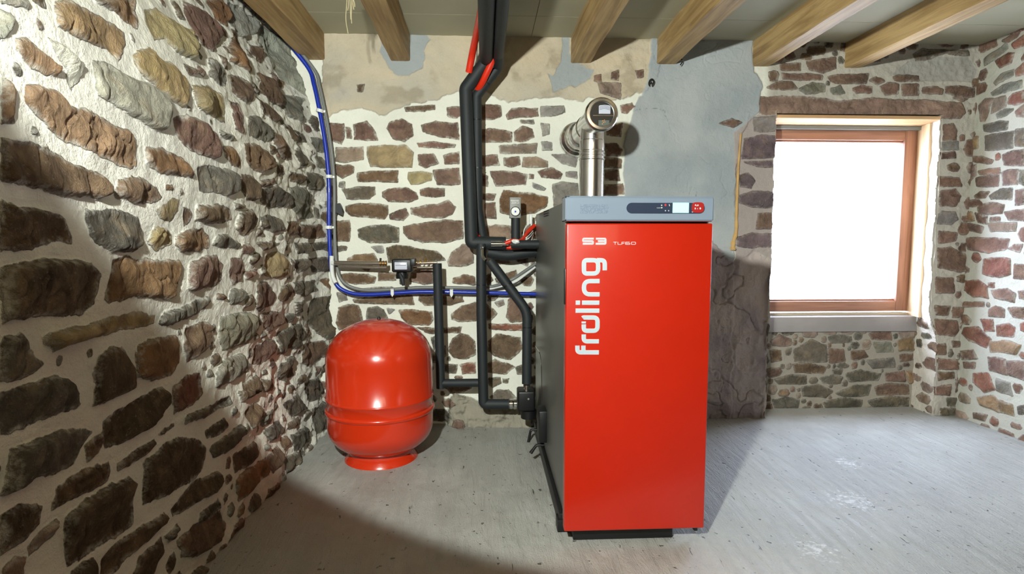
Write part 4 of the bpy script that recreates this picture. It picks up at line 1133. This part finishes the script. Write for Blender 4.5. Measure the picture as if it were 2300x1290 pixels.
bm = bmesh.new(); lathe(bm, [(0.160, 0.075), (0.164, 0.035), (0.186, 0.010), (0.190, 0.0), (0.182, 0.0), (0.178, 0.010), (0.158, 0.035), (0.154, 0.075)], TC, seg=72, cap=False)
link('base_ring', bm, M['tank'], tank)
bm = bmesh.new(); lathe(bm, [(0.009, 0), (0.009, 0.008), (0.005, 0.016), (0.0, 0.016)], TC+Vector((0, 0, 0.728)), seg=16); link('valve_cap', bm, M['black'], tank)

# ------------------------------------------------------------------ flue
FX, FY, FZ = 0.558, 2.965, 1.738
flue = empty('flue_pipe', (FX, FY, 1.288), 'stainless steel flue pipe rising from the boiler into the wall', 'flue')
r0 = 0.063
prof = [(r0, 1.285)]
def bead(z, dr=0.004, w=0.006): return [(r0, z-w), (r0+dr, z-w*.4), (r0+dr, z+w*.4), (r0, z+w)]
prof += bead(1.335)+bead(1.352, 0.002, .004)+bead(1.555)+bead(1.575)+bead(1.592)+[(r0+0.001, 1.61), (r0+0.001, 1.648), (r0-0.002, 1.652), (r0-0.002, 1.72)]
bm = bmesh.new(); lathe(bm, prof, (FX, FY, 0), seg=48, cap=False); link('riser', bm, M['steel'], flue)
bm = bmesh.new(); r1 = 0.064
lathe(bm, [(r1, 0), (r1, 0.24), (r1+.004, .245), (r1, .25), (r1, .63)], (FX, 2.83, FZ), (0, 1, 0), 48, False); link('cross_pipe', bm, M['steel'], flue)
bm = bmesh.new()
lathe(bm, [(r1, 3.27), (0.074, 3.275), (0.074, 3.30), (0.070, 3.305), (0.078, 3.32), (0.078, 3.345), (0.073, 3.35), (0.084, 3.365), (0.084, 3.39), (0.079, 3.395), (0.098, 3.415), (0.098, 3.44), (0.103, 3.447), (0.103, 3.475)], (FX, 0, FZ), (0, 1, 0), 64, False); link('wall_collar', bm, M['steel'], flue)
YC = 2.715
bm = bmesh.new(); lathe(bm, [(0.060, 0.0), (0.072, 0.001), (0.078, 0.008), (0.080, 0.02), (0.078, 0.034), (0.068, 0.045), (0.066, 0.12)], (FX, YC, FZ-.005), (0, 1, 0), 64, False)
capo = link('inspection_cap', bm, M['steel'], flue)
bm = bmesh.new(); lathe(bm, [(0.0, 0.010), (0.061, 0.010), (0.061, 0.03)], (FX, YC, FZ-.005), (0, 1, 0), 48); link('cap_plate', bm, simple('dark_cap_plate', (70, 68, 66), 0.3, 0.6), capo)
def CP(x, y, Y=YC+0.008): return onY(1200+x/5.373, 210+y/5.373, Y)
bm = bmesh.new(); lathe(bm, [(0.0555, 0.006), (0.0595, 0.004), (0.0595, 0.011), (0.0555, 0.011)], (FX, YC, FZ-.005), (0, 1, 0), 48, False)
a, b_ = CP(708, 266), CP(985, 270); box(bm, (a.x, YC+0.005, b_.z-0.001), (b_.x, YC+0.010, a.z+0.0006)); link('cap_clip', bm, M['steel'], capo)
bm = bmesh.new(); a, b_ = CP(780, 150), CP(918, 246)
tp = [(a.x, b_.z), (b_.x, b_.z), (b_.x, a.z), (b_.x-.006, a.z+.003), ((a.x+b_.x)/2, a.z+.005), (a.x+.006, a.z+.003), (a.x, a.z)]
prism(bm, [(x, YC+0.0095, z) for x, z in tp], (0, -0.0015, 0)); lb_ = link('cap_label', bm, M['label'], capo, smooth=False)
bm = bmesh.new(); cx_, zt = (a.x+b_.x)/2, a.z+.002
for k in range(3):
    ribbon(bm, [Vector((a.x+.002, YC+.0078, zt-.008-.006*k)), Vector((cx_, YC+.0078, zt-.001-.006*k)), Vector((b_.x-.002, YC+.0078, zt-.008-.006*k))], 0.0013, (0, -.0004, 0))
link('label_print', bm, M['black'], lb_, smooth=False)
bm = bmesh.new(); a, b_ = CP(775, 322), CP(905, 392); box(bm, (a.x, YC+.0078, b_.z), (b_.x, YC+.0098, a.z), .0005, 1); l2 = link('cap_sticker', bm, simple('dark_green_sticker', (96, 104, 100), 0.4), capo)
bm = bmesh.new()
for x, y in ((826, 330), (846, 322), (834, 350), (852, 344), (822, 368)): c = CP(x, y, YC+.0078); box(bm, (c.x-.0018, YC+.0066, c.z-.002), (c.x+.0018, YC+.0078, c.z+.002))
link('sticker_print', bm, simple('orange_print', (226, 150, 70), 0.4), l2, smooth=False)

# ------------------------------------------------------------------ insulated heating pipes
YP = 3.27
def P(x, y, Y=YP): return onY(x, y, Y)
def pipe(name, label, pts, r, bend=0.03, mat='foam', cat='pipe', group=None, joints=(), ends=None, seg=24):
    bm = bmesh.new(); tube(bm, fillet(pts, bend, 6), r, seg)
    o = link(name, bm, M[mat]); o.location = (0, 0, 0); tag(o, label, cat, group)
    if joints:
        for a, b_ in joints:
            bm = bmesh.new(); d = (Vector(b_)-Vector(a)).normalized(); c = Vector(a); tube(bm, [c-d*.0025, c+d*.0025], r*1.025, seg); link('tape_joint', bm, M['black'], o)
    return o
ZTOP = 2.130
# first pipe: down the wall, swan neck at the top, runs on under the ceiling
q = [Vector((0.014, 1.0, ZTOP)), Vector((0.016, 3.10, ZTOP)), P(1093, 136, 3.22), P(1046, 200), P(1059, 545, YP), P(1136, 547, YP)]
pipe('insulated_pipe', 'thickest black insulated pipe, left of the pair dropping from the ceiling', q, 0.037, 0.012, group='black insulated heating pipes', joints=[(P(1067, 170), P(1046, 200))])
q = [Vector((0.082, 1.0, ZTOP)), Vector((0.082, 3.14, ZTOP)), P(1119, 150, 3.26), P(1070, 215, 3.30), P(1073, 470, 3.34), P(1085, 540, 3.36)]
pipe('insulated_pipe', 'thinner black insulated pipe, right of the pair dropping from the ceiling', q, 0.029, 0.014, group='black insulated heating pipes', joints=[(P(1092, 186, 3.28), P(1070, 215, 3.28)), (P(1071, 270, 3.305), P(1071, 280, 3.305)), (P(1073, 378, 3.325), P(1073, 400, 3.325))])
for xo, lbx in ((0.014, 'black insulated pipe along the ceiling, leftmost of the upper bundle'), (0.080, 'black insulated pipe along the ceiling, right one of the upper bundle')):
    pipe('insulated_pipe', lbx, [Vector((xo, 1.0, ZTOP+0.078)), Vector((xo, 3.44, ZTOP+.078))], 0.027, 0.0, group='black insulated heating pipes')
q = [P(1081, 548, 3.25), P(1081, 700, 3.25), P(1086, 908, 3.25), P(1143, 908, 3.25)]
pipe('insulated_pipe', 'black insulated pipe from the tee down to the floor-level chrome coupling', q, 0.029, 0.02, group='black insulated heating pipes', joints=[(P(1081, 640, 3.25), P(1081, 650, 3.25))])
q = [P(1100, 586, 3.17), P(1184, 700, 3.13), P(1183, 862, 3.13)]
pipe('insulated_pipe', 'black insulated pipe slanting down to the pump beside the boiler', q, 0.027, 0.05, group='black insulated heating pipes', joints=[(P(1140, 640, 3.15), P(1184, 700, 3.14)), (P(1184, 735, 3.13), P(1184, 750, 3.13))])
q = [P(982, 592, 3.27), P(990, 872, 3.27)]
pipe('insulated_pipe', 'short upright black insulated pipe rising behind the red expansion tank', q, 0.026, 0.0, group='black insulated heating pipes')
pipe('insulated_pipe', 'horizontal black insulated pipe joining the tank pipe at knee height', [P(990, 861, 3.27), P(1082, 860, 3.27)], 0.024, 0, group='black insulated heating pipes')
pipe('insulated_pipe', 'horizontal black insulated pipe entering the back of the boiler casing', [P(1148, 549, 3.2), P(1212, 549, 3.2)], 0.024, 0, group='black insulated heating pipes')
pipe('insulated_pipe', 'fat sagging black insulated pipe below the red conduits', [P(1096, 566, 3.33), P(1140, 574, 3.33), P(1175, 568, 3.33), P(1206, 564, 3.33)], 0.034, 0.04, group='black insulated heating pipes')
# hanging red conduits
def hose(lb, pts, r=0.016, mat='hose', nm='red_conduit', cat='conduit', grp='red conduits beside the black pipes', yoff=0):
    bm = bmesh.new(); tube(bm, spline(pts, 7), r, 12); return tag(link(nm, bm, M[mat]), lb, cat, grp)
hose('red conduit left of the black pipes at the ceiling', [P(1084, 10, 2.6), P(1074, 60, 2.95), P(1063, 110, 3.15), P(1053, 162, 3.22)], 0.019)
hose('red conduit squeezed between the two black pipes under the ceiling', [P(1112, 108, 3.16), P(1104, 140, 3.19), P(1087, 178, 3.23), P(1062, 240, 3.34), P(1056, 400, 3.39), P(1068, 525, 3.385)], 0.018)
hose('red conduit bulging above the pipe elbow', [P(1068, 515, 3.36), P(1073, 530, 3.34), P(1086, 541, 3.33), P(1106, 552, 3.30), P(1150, 556, 3.27), P(1185, 552, 3.27)], 0.013)
hose('red conduit rising behind the boiler casing', [P(1135, 547, 3.22), P(1152, 541, 3.22), P(1172, 540, 3.26), P(1184, 523, 3.35), P(1200, 507, 3.40)], 0.012)
for k, (lb, pts) in enumerate((('white wire looping up behind the boiler, outermost', [P(1175, 529, 3.3), P(1179, 513, 3.3), P(1190, 503, 3.34)]),
                 ('white wire looping up behind the boiler, middle one', [P(1176, 538, 3.28), P(1187, 530, 3.3), P(1197, 519, 3.39)]),
                 ('white wire looping up behind the boiler, lowest one', [P(1184, 538, 3.28), P(1192, 531, 3.3), P(1198, 523, 3.39)]))):
    hose(lb, pts, 0.003, 'white', 'white_wire', 'wire', 'white wires behind the boiler')
hose('thin white cable hanging left of the ceiling pipe bundle', [P(1077, -10, 2.68), P(1075, 40, 2.95), P(1072, 100, 3.25), P(1070, 160, 3.37)], 0.003, 'white', 'white_wire', 'wire', 'white cable at the ceiling')
hose('black cable hanging beside the ceiling pipe bundle', [P(1108, -10, 2.6), P(1108, 60, 2.95), P(1107, 110, 3.15), P(1108, 152, 3.2)], 0.006, 'black', 'black_cable', 'cable', 'black cable at the ceiling')
bm = bmesh.new(); c = P(1193, 492, 3.37); box(bm, (c.x-.010, c.y-.01, P(1193, 507, 3.37).z), (c.x+.006, c.y+.01, P(1193, 482, 3.37).z), .003); box(bm, (c.x-.011, c.y-.011, c.z-.003), (c.x+.007, c.y+.011, c.z+.001))
tag(link('cable_connector', bm, M['white']), 'small white cable connector behind the top of the boiler', 'connector')
# crumpled white tape and short chrome drain elbow
bm = bmesh.new(); rr = random.Random(2); c = P(1157, 545, 3.19)
bmesh.ops.create_icosphere(bm, subdivisions=2, radius=0.020)
for v in bm.verts: v.co = Vector((v.co.x*1.1, v.co.y*.5, v.co.z*.55))*rr.uniform(.7, 1.35)+c+Vector((0, -.028, .006))
tag(link('crumpled_tape', bm, M['white'], smooth=False), 'crumpled white tape lying on the black pipe by the boiler', 'tape')
e = pipe('drain_elbow', 'small chrome bent nipple at the top of the slanting pipe', [P(1084, 556, 3.20), P(1084, 576, 3.17), P(1091, 585, 3.15)], 0.0085, 0.02, 'chrome', 'fitting')
bm = bmesh.new(); c = P(1084, 556, 3.195); lathe(bm, [(0.0, -.004), (.013, -.004), (.013, .004), (0, .004)], c, (0, 0, 1), 12); link('hex_nut', bm, M['chrome'], e)
bm = bmesh.new(); tube(bm, [P(1128, 548, 3.222), P(1142, 548, 3.222)], 0.011, 12); tube(bm, [P(1103, 548, 3.222), P(1128, 548, 3.222)], 0.016, 12); tag(link('sensor_pocket', bm, M['chrome']), 'thin chrome sensor pocket at the pipe elbow', 'fitting')
# actuator with dial
a0, a1 = P(1145, 443, 3.22), P(1170, 490, 3.22)
act = empty('actuator', ((a0.x+a1.x)/2, 3.24, a1.z), 'small grey box with round white dial on a black stem', 'actuator')
bm = bmesh.new(); box(bm, (a0.x, 3.22, a1.z), (a1.x, 3.29, a0.z), .004); ac = link('housing', bm, M['gaugegrey'], act)
def GP(x, y, Y=3.2195): return onY(1100+x/7.59, 430+y/7.59, Y)
bm = bmesh.new(); c = GP(437, 343); lathe(bm, [(0, 0), (.0225, 0), (.0245, .003), (.0245, .006)], c+Vector((0, -.004, 0)), (0, 1, 0), 28); dl = link('dial_face', bm, M['white'], act)
bm = bmesh.new(); lathe(bm, [(.0245, .004), (.0275, 0), (.0275, .006)], c+Vector((0, -.005, 0)), (0, 1, 0), 28, False); link('dial_rim', bm, M['black'], act)
bm = bmesh.new(); box(bm, (c.x-.005, 3.2135, c.z-.006), (c.x+.004, 3.2155, c.z+.004), .0008); link('dial_pointer', bm, M['blue'], dl)
bm = bmesh.new()
for x, wd_ in ((372, 26), (404, 22), (432, 14), (455, 40)):
    a = GP(x, 178); b_ = GP(x+wd_, 205); ribbon(bm, [Vector((a.x, 3.2198, a.z)), Vector((b_.x, 3.2198, a.z)), Vector((b_.x, 3.2198, b_.z)), Vector((a.x, 3.2198, b_.z))], .002, (0, -.0008, 0))
for x in range(360, 500, 14):
    a = GP(x, 158); box(bm, (a.x, 3.2188, a.z-.001), (a.x+.003, 3.22, a.z+.003))
link('print', bm, M['white'], act, smooth=False)
bm = bmesh.new(); tube(bm, [P(1158, 488, 3.25), P(1158, 545, 3.25)], 0.0255, 20); link('stem', bm, M['foam'], act)

# pump / return valve low beside the boiler
pc = P(1184, 905, 3.16)
pump = empty('pump', (pc.x, 3.16, 0.16), 'black return pump on the pipe beside the foot of the boiler', 'pump')
a, b_ = P(1163, 880, 3.12), P(1202, 925, 3.12)
bm = bmesh.new(); box(bm, (a.x, 3.12, b_.z), (b_.x, 3.24, a.z), .012, 3); link('housing', bm, M['black'], pump)
bm = bmesh.new(); lathe(bm, [(.030, 0), (.044, .004), (.046, .05), (.030, .062)], P(1187, 940, 3.18), (0, 0, 1), 28); link('motor', bm, M['black'], pump)
bm = bmesh.new(); c = P(1187, 897, 3.118); lathe(bm, [(0, 0), (.005, 0), (.006, .003)], c, (0, 1, 0), 12); link('screw', bm, M['gaugegrey'], pump)
cp = empty('pipe_coupling', P(1152, 908, 3.25), 'chrome ribbed union between black pipe and pump', 'coupling')
bm = bmesh.new(); c = P(1140, 908, 3.25); lathe(bm, [(.024, 0), (.024, .010), (.029, .012), (.029, .028), (.024, .030), (.031, .036), (.031, .052), (.024, .056), (.024, .075)], c, (1, 0, 0), 24); link('union_nut', bm, M['chrome'], cp)
cp = empty('pipe_fitting', P(1183, 870, 3.14), 'upright chrome threaded fitting on top of the pump', 'coupling')
bm = bmesh.new(); c = P(1183, 884, 3.14); lathe(bm, [(.010, 0), (.010, .012), (.016, .014), (.016, .026), (.012, .028), (.012, .034), (.020, .038), (.020, .05), (.015, .056)], c, (0, 0, 1), 18); link('threaded_nipple', bm, M['chrome'], cp)

# steel filling line with safety group
fl_ = empty('filling_pipe', P(865, 592, 3.33), 'horizontal bright steel pipe between the blue cable and the upright black pipe', 'pipe')
bm = bmesh.new(); tube(bm, [P(751, 591, 3.34), P(868, 592, 3.32)], 0.013, 16); link('upper_tube', bm, M['nickel'], fl_); bm = bmesh.new(); tube(bm, [P(926, 592, 3.31), P(982, 590, 3.30)], 0.010, 16); link('upper_tube', bm, M['nickel'], fl_)
bm = bmesh.new(); tube(bm, [P(760, 599, 3.37), P(868, 602, 3.35)], 0.008, 12); link('lower_tube', bm, M['nickel'], fl_); bm = bmesh.new(); tube(bm, [P(926, 601, 3.34), P(982, 601, 3.33)], 0.006, 12); link('lower_tube', bm, M['nickel'], fl_)
for k in range(5): bm = bmesh.new(); lathe(bm, [(.008, 0), (.014, .002), (.014, .008), (.008, .010)], P(925+k*9, 590, 3.31), (1, 0, 0), 12); link('compression_nut', bm, M['bronze'], fl_)
for k in range(3): bm = bmesh.new(); lathe(bm, [(.008, 0), (.016, .002), (.016, .009), (.008, .011)], P(853+k*6, 592, 3.315), (1, 0, 0), 12); link('compression_nut', bm, M['bronze'], fl_)
bm = bmesh.new(); tube(bm, [P(854, 592, 3.315), P(855, 580, 3.315)], .006, 10); link('bleed_screw', bm, M['black'], fl_)
bm = bmesh.new(); tube(bm, [P(956, 590, 3.31), P(957, 581, 3.31)], .005, 10); link('bleed_screw', bm, M['bronze'], fl_)
bm = bmesh.new(); q = [P(745, 575, 3.37), P(745, 595, 3.37), P(747, 620, 3.37), P(754, 636, 3.36)]; tube(bm, spline(q, 5), .0125, 12); tube(bm, [P(745, 591, 3.365), P(763, 591, 3.345)], .0135, 12)
link('white_elbow', bm, M['white'], fl_)
sv = empty('safety_valve', P(903, 605, 3.28), 'black safety valve with silver label hung on the steel pipe', 'valve')
a, b_ = P(879, 582, 3.25), P(925, 612, 3.25)
bm = bmesh.new(); box(bm, (a.x, 3.25, b_.z), (b_.x, 3.33, a.z), .010, 3); box(bm, (P(912, 0, 3.25).x, 3.24, P(0, 600, 3.24).z), (P(924, 0, 3.24).x, 3.30, P(912, 581, 3.24).z), .004)
lathe(bm, [(.034, 0), (.036, .02), (.026, .045)], P(903, 626, 3.30), (0, 0, 1), 20); link('housing', bm, M['black'], sv)
bm = bmesh.new(); a, b_ = P(886, 589, 3.247), P(915, 606, 3.247); box(bm, (a.x, 3.240, b_.z), (b_.x, 3.252, a.z), .004); lb_ = link('label_plate', bm, M['label'], sv)
bm = bmesh.new(); box(bm, (a.x+.006, 3.2388, P(0, 599, 3.24).z), (b_.x-.006, 3.2402, P(0, 597.5, 3.24).z)); link('label_line', bm, M['grey'], lb_)
bm = bmesh.new(); tube(bm, [P(898, 615, 3.26), P(904, 628, 3.25), P(906, 642, 3.25)], [.008, .013, .007], 12); link('knob', bm, M['foam'], sv)

# ------------------------------------------------------------------ cables along the corner and the back wall
def cable_pts(off, dx):
    q = []
    for x, y in ((545, -30), (572, 0), (596, 28), (618, 50), (645, 74), (668, 100), (680, 125)): q.append(on_left(x+dx, y, 0.055))
    q = [Vector((min(p.x, 9), min(p.y, 3.36), p.z)) for p in q]
    for x, y in ((692, 152), (705, 190), (716, 240), (727, 300), (735, 360), (739, 420), (739, 500), (741, 560), (745, 610), (756, 640), (780, 656), (815, 662), (870, 660), (930, 656), (1000, 656), (1060, 657)): q.append(onY(x+dx, y-(off if y > 600 else 0), 3.395))
    return q
q = cable_pts(0, 0)+[onY(1130, 659, 3.395), onY(1209, 661, 3.395)]
bm = bmesh.new(); tube(bm, spline(q, 6), 0.0118, 14); tag(link('blue_cable', bm, M['blue']), 'blue cable following the room corner and the back wall', 'cable')
q = cable_pts(9, 10)
q = [Vector((p.x, p.y+0.02, p.z)) for p in q]+[onY(1110, 643, 3.40), onY(1150, 628, 3.36), onY(1175, 612, 3.38), onY(1204, 592, 3.395)]
bm = bmesh.new(); tube(bm, spline(q, 6), 0.0098, 14); tag(link('grey_cable', bm, M['grey']), 'grey cable running beside the blue cable, rising to the boiler', 'cable')
q = [onY(1066, 656, 3.41), onY(1115, 646, 3.40), onY(1155, 634, 3.37), onY(1180, 617, 3.385), onY(1202, 600, 3.40)]
bm = bmesh.new(); tube(bm, spline(q, 6), 0.007, 10); tag(link('white_cable', bm, M['white']), 'thin white cable rising from the blue cable to the boiler back', 'cable')
for k, (x, y, lb) in enumerate(((672, 108, 'on the corner below the ceiling beam'), (718, 249, 'above the stones at the corner'), (739, 397, 'midway down the corner'), (738, 511, 'just above the steel pipe'))):
    c = onY(x, y, 3.385); bm = bmesh.new()
    t = Vector((0.25, 0, 1)).normalized() if y < 300 else Vector((0, 0, 1))
    if y < 150: t = Vector((.5, .35, -.7)).normalized()
    lathe(bm, [(.016, -.009), (.020, -.009), (.020, .009), (.016, .009)], c, t, 20, False); box(bm, (c.x-.02, c.y+.010, c.z-.007), (c.x+.028, c.y+.026, c.z+.007), .002)
    tag(link('cable_clip', bm, M['white']), 'white round cable clip '+lb, 'clip', 'white clips on the blue cable')
for x, y, lb in ((881, 656, 'under the black safety valve'), (1014, 657, 'between the two upright black pipes')):
    c = onY(x, y, 3.376); bm = bmesh.new()
    prism(bm, [(c.x-.009, c.y, c.z+.019), (c.x+.009, c.y, c.z+.019), (c.x+.009, c.y, c.z-.016), (c.x, c.y, c.z-.030), (c.x-.009, c.y, c.z-.016)], (0, .004, 0)); box(bm, (c.x-.009, c.y, c.z+.015), (c.x+.009, c.y+.05, c.z+.019), .001)
    tag(link('cable_clip', bm, M['white']), 'white pointed hanging clip on the blue cable '+lb, 'clip', 'white clips on the blue cable')

# ------------------------------------------------------------------ small things on walls and ceiling
bm = bmesh.new(); c = onY(757, 470, 3.43)
prism(bm, [tuple(onY(x, y, 3.44)) for x, y in ((752, 460), (765, 457), (772, 474), (770, 484), (758, 478), (753, 492), (750, 476))], (0, -.03, 0)); tag(link('wall_bracket', bm, M['black'], smooth=False), 'small black bracket fixed on the wall beside the corner cables', 'bracket')
hk = empty('wall_hook', onY(1463, 186, 3.45), 'small black ring hook in the grey render under the beam', 'hook')
bm = bmesh.new(); c = onY(1463, 186, 3.435); q = [c+Vector((.014*math.cos(t), -.01*math.sin(t), .018*math.sin(t))) for t in np.linspace(-1.2, 4.2, 16)]; tube(bm, q, .0045, 8); tube(bm, [c+Vector((0, 0, .0)), c+Vector((0, .04, .004))], .006, 8); link('ring', bm, M['black'], hk)
hk = empty('beam_hook', onY(1530, 125, 3.3), 'thin bent nail with dangling drop under the beam end', 'hook')
bm = bmesh.new(); tube(bm, spline([onY(x, y, 3.42) for x, y in ((1530, 118), (1529, 130), (1533, 138), (1528, 146))], 4), .0035, 8); link('nail', bm, M['black'], hk)
# straw fibres at the second beam
fb = empty('straw_bundle', onY(787, 0, 2.8), 'loose pale straw fibres hanging from the beam left of the black pipes', 'straw')
rr = random.Random(9)
for k, (pts) in enumerate((((781, -20), (778, 20), (777, 45), (782, 76)), ((790, -20), (790, 15), (789, 35), (790, 53)), ((784, -20), (783, 10), (781, 24)), ((793, -20), (793, 8), (795, 22)), ((788, -20), (796, 6), (797, 16)), ((786, -20), (787, 20), (788, 44)))):
    bm = bmesh.new(); q = [onY(x, y, 2.62) for x, y in pts]; tube(bm, spline(q, 5), .0022, 6); link('fibre', bm, M['straw'], fb)
